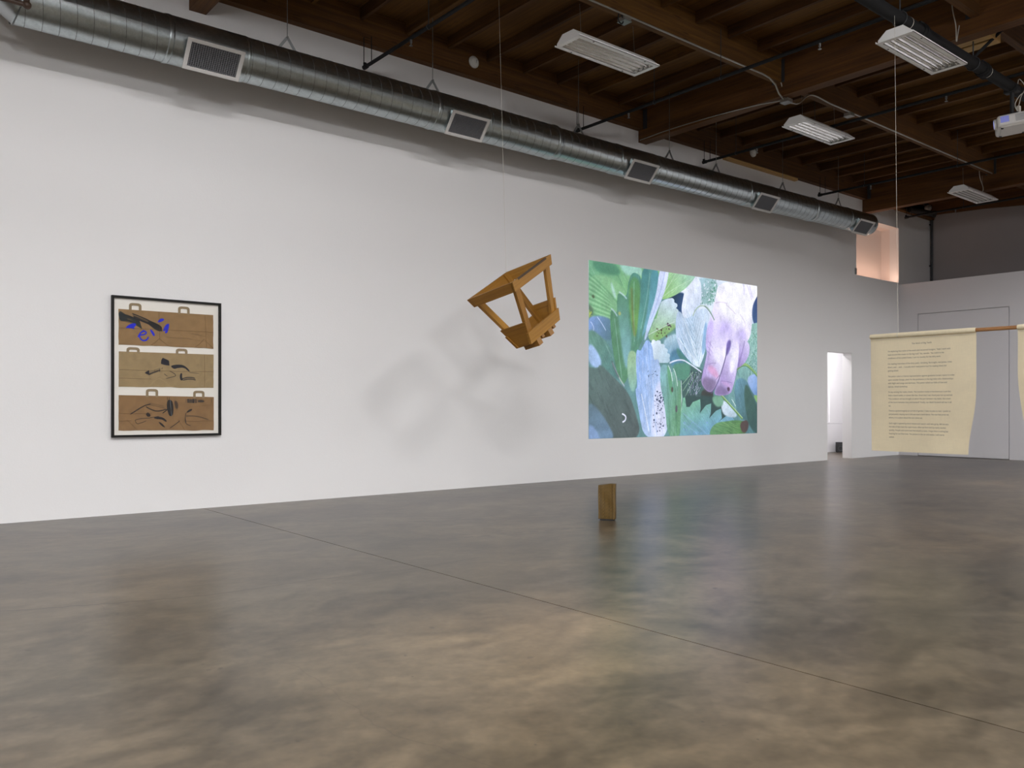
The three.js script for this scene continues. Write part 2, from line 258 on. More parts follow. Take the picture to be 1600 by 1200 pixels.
// ---- timber roof: deck panels on joists, purlins, girders and a wall ledger
const JY = 5.61, PY = 5.35, GY = 5.175, GIRD = [-3.886, 2.98, 9.85, 16.72], ROWS = [-8.74, -6.33, -3.88, -1.43, 1.02], STEP = 6.868 / 11;
{
  const roof = struct('ceiling');
  part('roof_slab', wallBox(XL - 0.3, 24.2, DECK + 0.03, DECK + 0.2, WZ - T, ZR + 0.2), M.darkWall, roof);
  part('far_deck', board(24.2 - XL, 0.02, ZR - 1.02, 2).translate((24.2 + XL) / 2, DECK + 0.012, (ZR + 1.02) / 2), M.deck[1], roof);
  const overSky = (x, z) => SKY.some(([sx, sz]) => Math.abs(x - sx) < 1.2 && Math.abs(z - sz) < 0.9);
  let n = 0;
  const bays = [[XL, GIRD[0]], [GIRD[0], GIRD[1]], [GIRD[1], GIRD[2]], [GIRD[2], GIRD[3]], [GIRD[3], GIRD[3] + 6.868]];
  const panelGeo = new Map(), cached = (k, make) => { if (!panelGeo.has(k)) panelGeo.set(k, make()); return panelGeo.get(k); };
  const r = rng(77);
  for (let row = 0; row < 4; row++) {
    const za = row ? ROWS[row] : WZ, zb = ROWS[row + 1];
    for (let b = 0; b < bays.length; b++) {
      const xa = bays[b][0], xb = bays[b][1];
      for (let k = 0; k < 12; k += 2) { // deck panels, two joist spaces wide
        const x0 = xa + k * STEP, x1 = Math.min(xb, x0 + 2 * STEP); if (x1 - x0 < 0.1) continue;
        const gg = cached('p' + row + (x1 - x0).toFixed(2) + (n % 3), () => board(x1 - x0 - 0.004, 0.018, zb - za - 0.004, 2));
        const m = part('deck_panel', gg, M.deck[Math.floor(r() * 4)], roof); m.position.set((x0 + x1) / 2, DECK + 0.012 + 0.003 * r(), (za + zb) / 2); n++;
      }
      if (b === 0) continue;
      for (let k = 1; k < 11; k++) { // joists
        if (overSky(xa + k * STEP, (za + zb) / 2)) continue;
        const gg = cached('j' + row + (k % 3), () => board(0.042, 0.14, zb - za - 0.09, 2));
        const m = part('joist', gg, M.timber[Math.floor(r() * 3)], roof); m.position.set(xa + k * STEP, JY + 0.07, (za + zb) / 2 + (row ? 0 : 0.04));
      }
      // purlin on the room side of this row
      const pz = zb, m = part('purlin', cached('u' + b, () => board(xb - xa - 0.18, DECK - PY, 0.09, 0)), M.timber[(row + b) % 3], roof); m.position.set((xa + xb) / 2, (DECK + PY) / 2, pz);
      for (const [s, gx] of [[1, xa], [-1, xb]]) part('purlin_hanger', box(0.012, 0.24, 0.10, gx + s * 0.098, PY + 0.12, pz + 0.052).translate(0, 0, -0.1), M.bracket, roof);
    }
  }
  for (let b = 1; b < bays.length; b++) part('ledger', board(bays[b][1] - bays[b][0] - 0.18, DECK - 5.352, 0.10, 0).translate((bays[b][0] + bays[b][1]) / 2, (DECK + 5.352) / 2, WZ + 0.05), M.timber[(b + 1) % 3], roof);
  GIRD.forEach((x, i) => part('girder', board(0.175, DECK - (i === 3 ? 5.085 : GY), ZR - WZ, 2).translate(x, (DECK + (i === 3 ? 5.085 : GY)) / 2, (ZR + WZ) / 2), M.glulam[0], roof));
  for (const [x, z] of [[9.75, -8.67], [9.75, -6.28], [16.62, -6.28], [16.62, -8.67]]) part('steel_strap', box(0.012, 0.30, 0.07, x, 5.50, z), M.bracket, roof);
  part('nailer', board(2.2, 0.045, 0.075, 0).translate(13.0, 5.328, WZ + 0.04), M.plywood, roof);
  // dark sloping timber sheet along the roof edge over the loft wall
  const s = new THREE.Shape([[WZ, 5.46], [-7.6, 5.40], [-6.2, 5.28], [-4, 5.12], [ZR, 4.6], [ZR, DECK], [WZ, DECK]].map(([z, y]) => new THREE.Vector2(-z, y)));
  const fg = new THREE.ExtrudeGeometry(s, { depth: 0.1, bevelEnabled: false }); fg.rotateY(Math.PI / 2); part('dark_slope_sheet', gridUV(fg.translate(19.55, 0, 0), 2), M.glulam[0], roof);
  part('ledger', board(2.9, 0.2, 0.10, 0).translate(18.2, 5.5, WZ + 0.05), M.timber[0], roof);
}

// ================================================================ LIGHT FITTINGS
// A high-bay fluorescent fitting: trapezoid housing, flanged rim, four tubes in a troughed reflector. Local x is its length, y = 0 its rim.
function makeFixture(label) {
  const L = 1.25, WD = 0.38, H = 0.105, t = thing('fluorescent_fixture', label, 'light fixture');
  const out = [[-WD / 2 + 0.02, 0.004], [-WD / 2 + 0.02, 0.03], [-0.085, H], [0.085, H], [WD / 2 - 0.02, 0.03], [WD / 2 - 0.02, 0.004]];
  const s = new THREE.Shape(out.map(([z, y]) => new THREE.Vector2(z, y))); const inner = out.map(([z, y]) => [z * 0.965, y > 0.09 ? y - 0.006 : y]).reverse();
  const shell = new THREE.Shape([...out, ...inner].map(([z, y]) => new THREE.Vector2(z, y)));
  const sh = new THREE.ExtrudeGeometry(shell, { depth: L - 0.03, bevelEnabled: false }).translate(0, 0, -(L - 0.03) / 2).rotateY(Math.PI / 2);
  const end = (x) => new THREE.ExtrudeGeometry(s, { depth: 0.004, bevelEnabled: false }).translate(0, 0, x).rotateY(Math.PI / 2);
  part('housing', merge([sh, end(-L / 2 + 0.013), end(L / 2 - 0.017)]), M.enamel, t);
  part('rim', merge([box(L, 0.005, 0.046, 0, 0.0025, WD / 2 - 0.023), box(L, 0.005, 0.046, 0, 0.0025, -WD / 2 + 0.023), box(0.05, 0.005, WD - 0.09, L / 2 - 0.025, 0.0025, 0), box(0.05, 0.005, WD - 0.09, -L / 2 + 0.025, 0.0025, 0), box(L, 0.018, 0.004, 0, 0.009, WD / 2 - 0.002), box(L, 0.018, 0.004, 0, 0.009, -WD / 2 + 0.002)]), M.enamel, t);
  const pts = [], N = 4, wz = (WD - 0.10) / N; // four parabolic troughs
  for (let k = 0; k < N; k++) for (let i = 0; i <= 6; i++) { if (k && !i) continue; const u = i / 6 * 2 - 1; pts.push([-(WD - 0.10) / 2 + wz * (k + (u + 1) / 2), 0.052 - 0.040 * u * u]); }
  const rs = new THREE.Shape([...pts, ...pts.map(([z, y]) => [z, y + 0.002]).reverse()].map(([z, y]) => new THREE.Vector2(z, y)));
  part('reflector', new THREE.ExtrudeGeometry(rs, { depth: L - 0.10, bevelEnabled: false }).translate(0, 0, -(L - 0.10) / 2).rotateY(Math.PI / 2), M.reflector, t);
  for (let k = 0; k < N; k++) {
    const z = -(WD - 0.10) / 2 + wz * (k + 0.5), tb = part('tube', rod(V(-L / 2 + 0.075, 0.028, z), V(L / 2 - 0.095, 0.028, z), 0.0085, 12), M.tube, t);
    parts('tube_cap', [rod(V(-L / 2 + 0.06, 0.028, z), V(-L / 2 + 0.085, 0.028, z), 0.0095, 10), rod(V(L / 2 - 0.105, 0.028, z), V(L / 2 - 0.085, 0.028, z), 0.0095, 10)], M.steel, tb);
    part('socket', rbox(0.03, 0.035, 0.024, 0.004, L / 2 - 0.07, 0.026, z), M.ceramic, t);
  }
  for (const x of [-0.40, 0.40]) for (const z of [-1, 1]) part('rim_hole', rod(V(x, -0.0006, z * (WD / 2 - 0.02)), V(x, 0.0024, z * (WD / 2 - 0.02)), 0.011, 12), M.black, t);
  for (const x of [-0.42, 0.42]) part('hook', wire([[x - 0.02, H - 0.002, 0], [x, H + 0.03, 0], [x + 0.02, H - 0.002, 0]], 0.002, 12, 5), M.steel, t);
  return t;
}
function hang(t, x, y, z, up) { // put a fitting in its place, on two thin cables
  t.position.set(x, y, z);
  for (const [k, dx] of [[-0.42, -0.02], [0.42, -0.03]]) part('hanging_cable', rod(V(k, 0.125, 0), V(k + dx, up - y, 0), 0.0022, 5), M.steel, t);
  return t;
}
hang(makeFixture('unlit white fluorescent fixture directly above the hanging wooden frame, nearest the long wall'), 6.625, 4.9, -6.42, PY);
hang(makeFixture('unlit white fluorescent fixture second along the duct row, above the doorway side of the projection'), 10.76, 4.9, -6.34, PY);
hang(makeFixture('unlit white fluorescent fixture right beneath the thick black pipe'), 8.862, 4.75, -4.04, 4.884);
hang(makeFixture('small far unlit fluorescent fixture in front of the dark loft wall'), 16.2, 4.9, -6.475, PY);
// unseen flood lights between the joists, placed to light the long wall; their upper light is cut off by the next purlin
for (const [x, k, label, aim = 0] of [[-4.2, 1.35, 'unseen flood light at the left end of the joist row, lighting the long wall', 6], [0.45, 1.3, 'unseen flood light in the middle of the joist row, lighting the long wall', 4], [5.3, 0.9, 'unseen flood light at the right end of the joist row, lighting the long wall']]) {
  const t = thing('unseen_flood_light', label, 'light fixture', [x, 5.46, 0.6]), h = group('lamp_head', t); h.rotation.set(0.20, -Math.atan2(aim, 9.4), 0, 'YXZ');
  part('lamp_case', rbox(1.36, 0.26, 0.12, 0.015, 0, 0, 0.075), M.black, h); part('lamp_glass', box(1.30, 0.20, 0.006, 0, 0, 0.012), std({ color: lin(0.8, 0.8, 0.8), emissive: lin(1, 0.97, 0.93), emissiveIntensity: 10 }), h);
  part('yoke', wire([[-0.7, 0, 0.07], [-0.7, 0.12, 0.07], [0, 0.14, 0.07], [0.7, 0.12, 0.07], [0.7, 0, 0.07]], 0.008, 40), M.bracket, t);
  areaLight(lin(0.985, 0.98, 1), UNSEEN_FLOOD * k * 0.29, 1.30, 0.20, [x, 5.46, 0.6 - 0.004], [x + aim, 5.46 - 2, 0.6 - 9.4]);
}
// unseen ceiling panel and unseen warm strip, placed to light back room and recess
{
  const t = thing('unseen_ceiling_panel', 'unseen flat ceiling panel lighting the room behind the doorway', 'light fixture', [16.4, 3.06, -9.7]);
  part('panel_frame', merge([box(2.4, 0.04, 0.03, 0, 0.02, 0.3), box(2.4, 0.04, 0.03, 0, 0.02, -0.3), box(0.03, 0.04, 0.57, 1.185, 0.02, 0), box(0.03, 0.04, 0.57, -1.185, 0.02, 0)]), M.enamel, t);
  part('diffuser', box(2.34, 0.01, 0.57, 0, 0.03, 0), std({ color: lin(0.8, 0.8, 0.8), emissive: lin(0.97, 0.96, 1), emissiveIntensity: 4 }), t);
  areaLight(lin(0.98, 0.965, 1), BACKROOM, 2.3, 0.55, [16.4, 3.05, -9.7], [16.4, 0, -9.7]);
  const s = thing('unseen_light_strip', 'unseen warm light strip on the sill, placed to light the upper wall recess', 'light fixture', [(O0 + O1) / 2, OY0 - 0.009, -8.85]);
  part('strip_channel', box(1.7, 0.008, 0.03, 0, 0.004, 0), M.steel, s);
  part('strip_diffuser', rbox(1.68, 0.008, 0.02, 0.003, 0, 0.011, 0), std({ color: lin(0.8, 0.7, 0.6), emissive: lin(1, 0.66, 0.45), emissiveIntensity: 3 }), s);
  areaLight(lin(1, 0.64, 0.48), NICHE, 1.66, 0.04, [(O0 + O1) / 2, OY0 + 0.009, -8.86], [(O0 + O1) / 2, OY0 + 0.78, -9.02]);
}

// ================================================================ AIR DUCT
{
  const duct = thing('air_duct', 'long round galvanised spiral duct hung along the top of the white wall', 'duct');
  const DZ = -8.15, cy = (x) => 4.530 + smooth(8, 16, x) * 0.054;
  const tubeSeg = (x0, x1, r, open = true) => { const g = new THREE.CylinderGeometry(r, r, x1 - x0, 56, 1, open); g.rotateZ(-Math.PI / 2); const p = g.attributes.position; for (let i = 0; i < p.count; i++) { const x = p.getX(i) + (x0 + x1) / 2; p.setXYZ(i, x, p.getY(i) + cy(x), p.getZ(i) + DZ); } const uv = g.attributes.uv; for (let i = 0; i < uv.count; i++) uv.setXY(i, uv.getX(i) * 1.4, uv.getY(i) * (x1 - x0)); g.computeVertexNormals(); return g; };
  const ring = (x, r, w, tk = 0.008) => { const g = new THREE.LatheGeometry([[r - 0.01, -w / 2], [r + tk * 0.6, -w / 2], [r + tk, -w / 4], [r + tk, w / 4], [r + tk * 0.6, w / 2], [r - 0.01, w / 2]].map(([a, b]) => new THREE.Vector2(a, b)), 56); g.rotateZ(-Math.PI / 2); return g.translate(x, cy(x), DZ); };
  const helix = (x0, x1, r, pitch = 0.132) => { const n = Math.floor(((x1 - x0) / pitch) * 30), pts = []; for (let i = 0; i <= n; i++) { const x = lerp(x0, x1, i / n), a = ((x - x0) / pitch) * 2 * Math.PI; pts.push(V(x, cy(x) + r * Math.cos(a), DZ + r * Math.sin(a))); }
    const pos = [], idx = [], k = 4; for (let i = 0; i <= n; i++) { const a = ((pts[i].x - x0) / pitch) * 2 * Math.PI, ny = Math.cos(a), nz = Math.sin(a); for (const [dx, dr] of [[-0.0045, -0.002], [-0.0016, 0.0022], [0.0016, 0.0022], [0.0045, -0.002]]) pos.push(pts[i].x + dx, pts[i].y + ny * dr, pts[i].z + nz * dr); if (i < n) for (let q = 0; q < k - 1; q++) { const o = i * k + q; idx.push(o, o + k, o + 1, o + 1, o + k, o + k + 1); } }
    const g = new THREE.BufferGeometry(); g.setAttribute('position', new THREE.Float32BufferAttribute(pos, 3)); g.setAttribute('uv', new THREE.Float32BufferAttribute(new Float32Array(pos.length / 3 * 2), 2)); g.setIndex(idx); g.computeVertexNormals(); return g; };
  const seam = std({ color: lin(0.20, 0.21, 0.21), metalness: 0.9, roughness: 0.5, side: THREE.DoubleSide });
  const R1 = 0.215, R2 = 0.203, R3 = 0.196;
  const runs = [[1.227, 2.455, R1], [3.181, 5.42, R1], [6.186, 7.306, R1], [7.364, 8.464, R2], [9.25, 11.489, R2], [12.274, 13.492, R2], [13.551, 14.65, R3]];
  for (const [a, b, r] of runs) { const s = part('spiral_section', tubeSeg(a - 0.03, b + 0.03, r), M.galv, duct); part('spiral_seam', helix(a, b, r), seam, s); }
  const regs = [[2.573, 3.118, R1], [5.568, 6.112, R1], [8.626, 9.171, R2], [11.641, 12.181, R2], [14.807, 15.357, R3]];
  for (const [a, b, r] of regs) {
    const last = a > 14.5, x0 = a - 0.12, x1 = last ? 15.57 : b + 0.07;
    const f = part('smooth_fitting', merge([tubeSeg(x0, x1, r + 0.004), ring(x0, r, 0.05), ...(last ? [tubeSeg(x1, x1 + 0.004, r + 0.004, false)] : [ring(x1, r, 0.03, 0.006)])]), M.galv, duct);
    if (last) part('end_cap', ring(x1, r, 0.04), M.galv, f);
  }
  part('reducer', merge([ring(7.325, R1, 0.06), ring(7.355, R2, 0.05)]), M.galv, duct); part('reducer', merge([ring(13.51, R2, 0.06), ring(13.54, R3, 0.05)]), M.galv, duct);
  // registers on saddles, tilted 40 degrees down into the room
  for (const [a, b, r] of regs) {
    const g = group('register', duct), w = b - a, h = 0.30, xm = (a + b) / 2; g.position.set(xm, cy(xm), DZ); g.rotation.x = THREE.MathUtils.degToRad(40);
    const d = r + 0.034; // local +z = out of the duct, local y up along the face
    part('frame', merge([rbox(w, 0.036, 0.012, 0.004, 0, h / 2 - 0.018, d), rbox(w, 0.036, 0.012, 0.004, 0, -h / 2 + 0.018, d), rbox(0.04, h - 0.06, 0.012, 0.004, w / 2 - 0.02, 0, d), rbox(0.04, h - 0.06, 0.012, 0.004, -w / 2 + 0.02, 0, d)]), M.grille, g);
    part('saddle', merge([box(w - 0.05, 0.006, 0.10, 0, h / 2 - 0.03, d - 0.055), box(w - 0.05, 0.006, 0.10, 0, -h / 2 + 0.03, d - 0.055), box(0.006, h - 0.06, 0.08, w / 2 - 0.03, 0, d - 0.045), box(0.006, h - 0.06, 0.08, -w / 2 + 0.03, 0, d - 0.045)]), M.galv, g);
    part('throat_shade', box(w - 0.07, h - 0.07, 0.004, 0, 0, d - 0.022), M.black, g);  // black sheet stands for the shade inside the register
    const iw = w - 0.08, ih = h - 0.072, nv = 22, nh = 13;
    part('vertical_bars', merge(Array.from({ length: nv }, (_, i) => box(0.0075, ih, 0.014, -iw / 2 + (i + 0.5) * iw / nv, 0, d - 0.006))), M.grilleBar, g);
    part('horizontal_bars', merge(Array.from({ length: nh }, (_, i) => box(iw, 0.0065, 0.012, 0, -ih / 2 + (i + 0.5) * ih / nh, d - 0.012))), M.grilleBar, g);
  }
  // mitred elbow rising to the roof at the near end
  {
    const r = R1 + 0.003, segs = [], dirs = [0.64, 1.2, Math.PI / 2], lens = [0.2, 0.2, 0.75], path = [V(1.285, cy(1), DZ)];
    dirs.forEach((t, i) => path.push(path[i].clone().add(V(-Math.cos(t) * lens[i], Math.sin(t) * lens[i], 0))));
    const ringPts = (p, n, u) => { const v = V(0, 0, 1), w = u; return Array.from({ length: 41 }, (_, i) => { const t = (i / 40) * 2 * Math.PI; return p.clone().addScaledVector(v, r * Math.sin(t)).addScaledVector(w, r * Math.cos(t)); }); };
    const angles = [0.32, 0.92, 1.385, Math.PI / 2];
    for (let i = 0; i < path.length - 1; i++) {
      const mk = (k, al) => ringPts(path[k], 0, V(Math.sin(al), Math.cos(al), 0).multiplyScalar(1.05)), A = mk(i, angles[i]), B = mk(i + 1, angles[i + 1]), pos = [], idx = [];
      for (let q = 0; q <= 40; q++) { pos.push(...A[q].toArray(), ...B[q].toArray()); if (q < 40) { const o = q * 2; idx.push(o, o + 1, o + 2, o + 2, o + 1, o + 3); } }
      const g = new THREE.BufferGeometry(); g.setAttribute('position', new THREE.Float32BufferAttribute(pos, 3)); g.setAttribute('uv', new THREE.Float32BufferAttribute(new Float32Array(pos.length / 3 * 2).map((_, k) => (k * 0.37) % 1), 2)); g.setIndex(idx); g.computeVertexNormals(); segs.push(g);
    }
    const el = part('elbow', merge(segs), std({ map: galvMap, color: lin(0.8, 0.82, 0.82), metalness: 1, roughness: 0.36, side: THREE.DoubleSide }), duct);
    part('elbow_seam', new THREE.TorusGeometry(r + 0.002, 0.006, 6, 56).scale(1, 1.05, 1).rotateY(Math.PI / 2).rotateZ(-0.32).translate(1.285, cy(1), DZ), seam, el);
  }
  // hangers: a rod from the roof, an inverted V strap on the duct
  for (const x of [3.67, 5.471, 7.83, 9.704, 10.83, 12.675, 14.49]) {
    const g = group('hanger', duct), top = cy(x) + (x < 7.5 ? R1 : R2), ap = top + 0.135;
    part('rod', rod(V(x, ap, DZ), V(x, DECK, DZ), 0.0045, 6), M.steel, g);
    for (const s of [-1, 1]) { const st = part('strap', box(0.028, 0.165, 0.006), M.galvStrap, g); st.position.set(x + s * 0.052, top + 0.062, DZ); st.rotation.z = s * 0.62; }
    part('bolt', rod(V(x, ap, DZ - 0.012), V(x, ap, DZ + 0.014), 0.011, 8), M.steel, g);
  }
}

// ================================================================ SPRINKLER PIPES, CONDUIT, PROJECTOR
function pendant(parent, x, y, z) { const g = group('sprinkler_head', parent); part('fitting', merge([rod(V(x, y, z), V(x, y - 0.035, z), 0.014, 10), rod(V(x, y - 0.035, z), V(x, y - 0.06, z), 0.008, 8)]), M.steel, g); part('deflector', rod(V(x, y - 0.062, z), V(x, y - 0.066, z), 0.02, 12), M.steel, g); return g; }
function branchPipe(label, x, zEnd, zFar, y, hangers) {
  const t = thing('sprinkler_pipe', label, 'pipe');
  part('pipe_run', rod(V(x, y, zEnd), V(x, y, zFar), 0.021, 14), M.blackPipe, t);
  part('end_elbow', merge([rod(V(x, y, zEnd - 0.02), V(x, y, zEnd + 0.05), 0.028, 12), rod(V(x, y, zEnd), V(x, y + 0.05, zEnd), 0.02, 10)]), M.blackPipe, t);
  parts('end_hanger', [rod(V(x - 0.03, y, zEnd + 0.03), V(x - 0.03, 5.36, zEnd + 0.03), 0.005, 6), rod(V(x + 0.03, y, zEnd + 0.10), V(x + 0.03, 5.36, zEnd + 0.10), 0.005, 6)], M.blackPipe, t);
  for (const z of hangers) part('pipe_hanger', merge([rod(V(x, y + 0.02, z), V(x, DECK - 0.13, z), 0.005, 6), new THREE.TorusGeometry(0.026, 0.004, 6, 16).translate(x, y, z)]), M.bracket, t);
  for (const z of [zEnd + 1.0, zEnd + 3.8]) pendant(t, x, y - 0.02, z);
  return t;
}
branchPipe('thin black sprinkler pipe ending above the duct left of the round detector', 4.85, -8.64, 4, 5.03, [-7.3, -5.2]);
branchPipe('thin black sprinkler pipe running up beside the beam over the projection', 8.33, -8.7, 4, 5.03, [-7.25, -6.2]);
branchPipe('thin black sprinkler pipe ending over the duct near its fourth register', 11.0, -8.52, 4, 5.03, [-7.9, -6.55]);
branchPipe('short-looking black sprinkler pipe end just before the far beam over the duct', 14.4, -8.48, 4, 5.03, [-7.6, -6.0]);
branchPipe('farthest black sprinkler pipe crossing in front of the dark loft wall', 17.55, -8.35, 4, 5.04, [-7.2, -5.5]);
{
  const t = thing('sprinkler_pipe', 'brown painted pipe with an elbow at the very top left corner', 'pipe');
  const e = V(1.264, 4.372, -7.85);
  part('pipe_run', rod(V(-1.5, 4.372, -7.85), e, 0.021, 12), M.brownPipe, t); part('riser', rod(e, V(e.x, 5.7, e.z), 0.021, 12), M.brownPipe, t);
  part('elbow_fitting', new THREE.SphereGeometry(0.034, 16, 12).translate(e.x, e.y, e.z), M.brownPipe, t);
}
{ // thick main along the room
  const t = thing('main_pipe', 'thick black pipe running lengthwise below the roof at the upper right', 'pipe'), y = 4.945, z = -4.01, r = 0.064;
  part('pipe_run', rod(V(-2, y, z), V(16.5, y, z), r, 24), M.blackPipe, t);
  for (const x of [8.76, 10.3, 5.2, 13.4]) part('coupling', merge([rod(V(x - 0.06, y, z), V(x + 0.06, y, z), r + 0.013, 24), rod(V(x - 0.012, y, z), V(x + 0.012, y, z), r + 0.02, 24), box(0.09, 0.03, 0.04, x, y + r + 0.02, z), box(0.09, 0.03, 0.04, x, y - r - 0.02, z)]), M.blackPipe, t);
  for (const x of [8.3, 10.03, 12.2]) part('pipe_hanger', merge([rod(V(x, y, z), V(x, DECK, z), 0.008, 8), new THREE.TorusGeometry(r + 0.008, 0.006, 6, 24).rotateY(Math.PI / 2).translate(x, y, z)]), M.bracket, t);
  part('sway_brace', rod(V(10.02, y + 0.06, z), V(10.49, 5.72, -3.45), 0.018, 10), M.blackPipe, t);
  for (const x of [8.46, 10.4]) part('white_band', rod(V(x - 0.004, y, z), V(x + 0.004, y, z), r + 0.002, 24), M.cable, t);
}
{ // projector on its drop pole
  const t = thing('projector', 'white ceiling projector with a bluish lens on a black drop pole', 'projector', [11.12, 4.494, -4.0]);
  const b = group('body', t); b.rotation.y = THREE.MathUtils.degToRad(24); b.rotation.z = 0.0; b.rotation.x = -0.10;
  part('case', rbox(0.42, 0.14, 0.34, 0.035, 0, 0, 0, 4), M.plastic, b);
  part('bottom_cover', rbox(0.36, 0.02, 0.28, 0.008, 0, -0.068, 0.01), M.plastic, b);
  part('lens_ring', new THREE.LatheGeometry([[0.05, 0], [0.062, 0.004], [0.062, 0.03], [0.05, 0.034]].map(([a, c]) => new THREE.Vector2(a, c)), 24).rotateX(-Math.PI / 2).translate(-0.10, 0.0, -0.165), M.plastic, b);
  part('lens', new THREE.SphereGeometry(0.05, 20, 12).scale(1, 1, 0.35).translate(-0.10, 0, -0.178), std({ color: lin(0.1, 0.1, 0.3), roughness: 0.1, emissive: lin(0.4, 0.45, 1), emissiveIntensity: 1.2 }), b);
  part('side_glow', rbox(0.006, 0.075, 0.09, 0.002, -0.209, 0.01, -0.09), std({ color: lin(0.25, 0.27, 0.6), roughness: 0.2, emissive: lin(0.25, 0.28, 0.8), emissiveIntensity: 0.22 }), b);  // added glowing patch for the blue light at the lens corner
  part('vent', merge(Array.from({ length: 6 }, (_, i) => box(0.004, 0.006, 0.10, -0.2105, 0.036 - i * 0.014, 0.07))), M.grilleBar, b);
  for (const [x, z] of [[-0.15, -0.12], [0.15, -0.12], [-0.15, 0.12], [0.15, 0.12]]) part('foot', rod(V(x, -0.085, z), V(x, -0.07, z), 0.014, 12), M.black, b);
  part('mount_plate', box(0.22, 0.012, 0.2, 0, 0.10, 0), M.black, t); parts('mount_arm', [rod(V(-0.09, 0.06, 0.08), V(-0.03, 0.1, 0.02), 0.008, 6), rod(V(0.09, 0.06, 0.08), V(0.03, 0.1, 0.02), 0.008, 6), rod(V(-0.09, 0.06, -0.08), V(-0.03, 0.1, -0.02), 0.008, 6), rod(V(0.09, 0.06, -0.08), V(0.03, 0.1, -0.02), 0.008, 6)], M.black, t);
  part('drop_pole', rod(V(0, 0.10, 0), V(0, 0.40, 0), 0.024, 16), M.black, t);
  part('clamp', rbox(0.10, 0.07, 0.16, 0.01, 0, 0.41, 0), M.black, t);
  part('power_cable', wire([[0.1, 0.46, 0.02], [0.02, 0.53, 0.07], [0.12, 0.42, 0.11], [0.02, 0.32, 0.07], [-0.05, 0.2, 0.05], [0.0, 0.14, 0.06], [0.04, 0.2, 0.05]], 0.0055, 60), M.cable, t);
  part('signal_cable', wire([[0.3, 0.5, 0.03], [0.16, 0.44, 0.09], [0.05, 0.32, 0.08], [0.03, 0.2, 0.06]], 0.0055, 40), M.cable, t);
  part('cable_plug', rbox(0.05, 0.08, 0.04, 0.008, 0.03, 0.17, 0.06), M.cable, t);
}
{ // conduit and boxes
  const c = thing('conduit', 'thin metal conduit along the purlin above the first light fixture', 'conduit');
  part('run', wire([[-3.5, 5.34, -6.27], [3, 5.34, -6.27], [6, 5.34, -6.27], [9.0, 5.34, -6.27], [9.35, 5.34, -6.27], [9.55, 5.30, -6.27], [9.75, 5.16, -6.30], [9.84, 5.15, -6.31]], 0.011, 90, 8), M.conduit, c);
  const c2 = thing('conduit', 'thin metal conduit along the purlin beyond the middle beam', 'conduit');
  part('run', wire([[9.95, 5.14, -6.31], [10.15, 5.16, -6.29], [10.4, 5.33, -6.27], [11, 5.335, -6.27], [13, 5.335, -6.27], [16.5, 5.335, -6.27]], 0.011, 80, 8), M.conduit, c2);
  const c3 = thing('conduit', 'thin pale cable run along the lower edge of the middle beam to the wall', 'conduit');
  part('run', wire([[9.84, 5.15, -6.36], [9.76, 5.16, -6.7], [9.757, 5.20, -7.4], [9.757, 5.215, -8.2], [9.757, 5.20, -8.78]], 0.008, 50, 6), M.conduit, c3);
  const jb = (label, x, y, z, w) => { const t = thing('junction_box', label, 'junction box', [x, y, z]); part('box', rbox(w, 0.045, w, 0.005, 0, 0, 0), M.conduit, t); part('cover', rbox(w + 0.008, 0.004, w + 0.008, 0.001, 0, -0.0245, 0), M.steel, t); return t; };
  jb('square junction box under the middle beam where the conduits meet', 9.9, 5.145, -6.31, 0.12);
  jb('junction box on the purlin just above the second light fixture', 11.5, 5.31, -6.3, 0.11);
  const j = jb('small junction box on the purlin right above the first light fixture', 6.78, 5.32, -6.33, 0.11); part('flex_loop', wire([[-0.06, 0, 0.03], [-0.13, 0.03, 0.05], [-0.14, -0.05, 0.04], [-0.07, -0.07, 0.02], [-0.02, -0.03, 0]], 0.008, 30), M.black, j);
  const lc = (label, pts, r = 0.006) => { const t = thing('power_cord', label, 'cord'); part('cord_run', wire(pts, r, 40), M.cable, t); };
  lc('pale cord looping from the middle beam down to its junction box', [[9.77, 5.42, -6.36], [9.75, 5.36, -6.30], [9.79, 5.25, -6.29], [9.85, 5.165, -6.30]], 0.007);
  lc('pale cord hanging from the roof to the thick black pipe, left of two', [[9.72, 5.72, -4.12], [9.715, 5.5, -4.1], [9.70, 5.3, -4.06], [9.69, 5.12, -4.05]]);
  lc('pale cord slanting from the roof to the thick black pipe, right of two', [[9.92, 5.74, -4.06], [9.90, 5.6, -4.05], [9.76, 5.3, -4.05], [9.70, 5.12, -4.05]]);
  lc('pale cord dropping from the roof into the plywood box', [[10.36, 5.73, -3.75], [10.40, 5.6, -3.78], [10.30, 5.45, -3.84], [10.28, 5.36, -3.88]], 0.005);
  lc('pale flex from the roof to the far light fixture before the loft wall', [[16.45, 5.62, -6.47], [16.42, 5.3, -6.45], [16.55, 5.08, -6.44], [16.5, 5.0, -6.46]], 0.006);
}
{ // open plywood box fixed to the middle beam
  const t = thing('plywood_box', 'small pale plywood box with a dark slot above the thick black pipe', 'box', [10.13, 5.2, -4.02]);
  part('side', board(0.34, 0.24, 0.012, 0).translate(0, 0.12, 0.19), M.plywood, t); part('side', board(0.012, 0.24, 0.38, 2).translate(0.175, 0.12, 0), M.plywood, t); part('side', board(0.34, 0.24, 0.012, 0).translate(0, 0.12, -0.19), M.plywood, t);
  part('bottom_slat', board(0.14, 0.012, 0.38, 2).translate(0.10, 0.005, 0), M.plywood, t); part('bottom_slat', board(0.12, 0.012, 0.38, 2).translate(-0.08, 0.005, 0), M.plywood, t); part('top_panel', board(0.34, 0.012, 0.38, 0).translate(0, 0.235, 0), M.plywood, t);
}
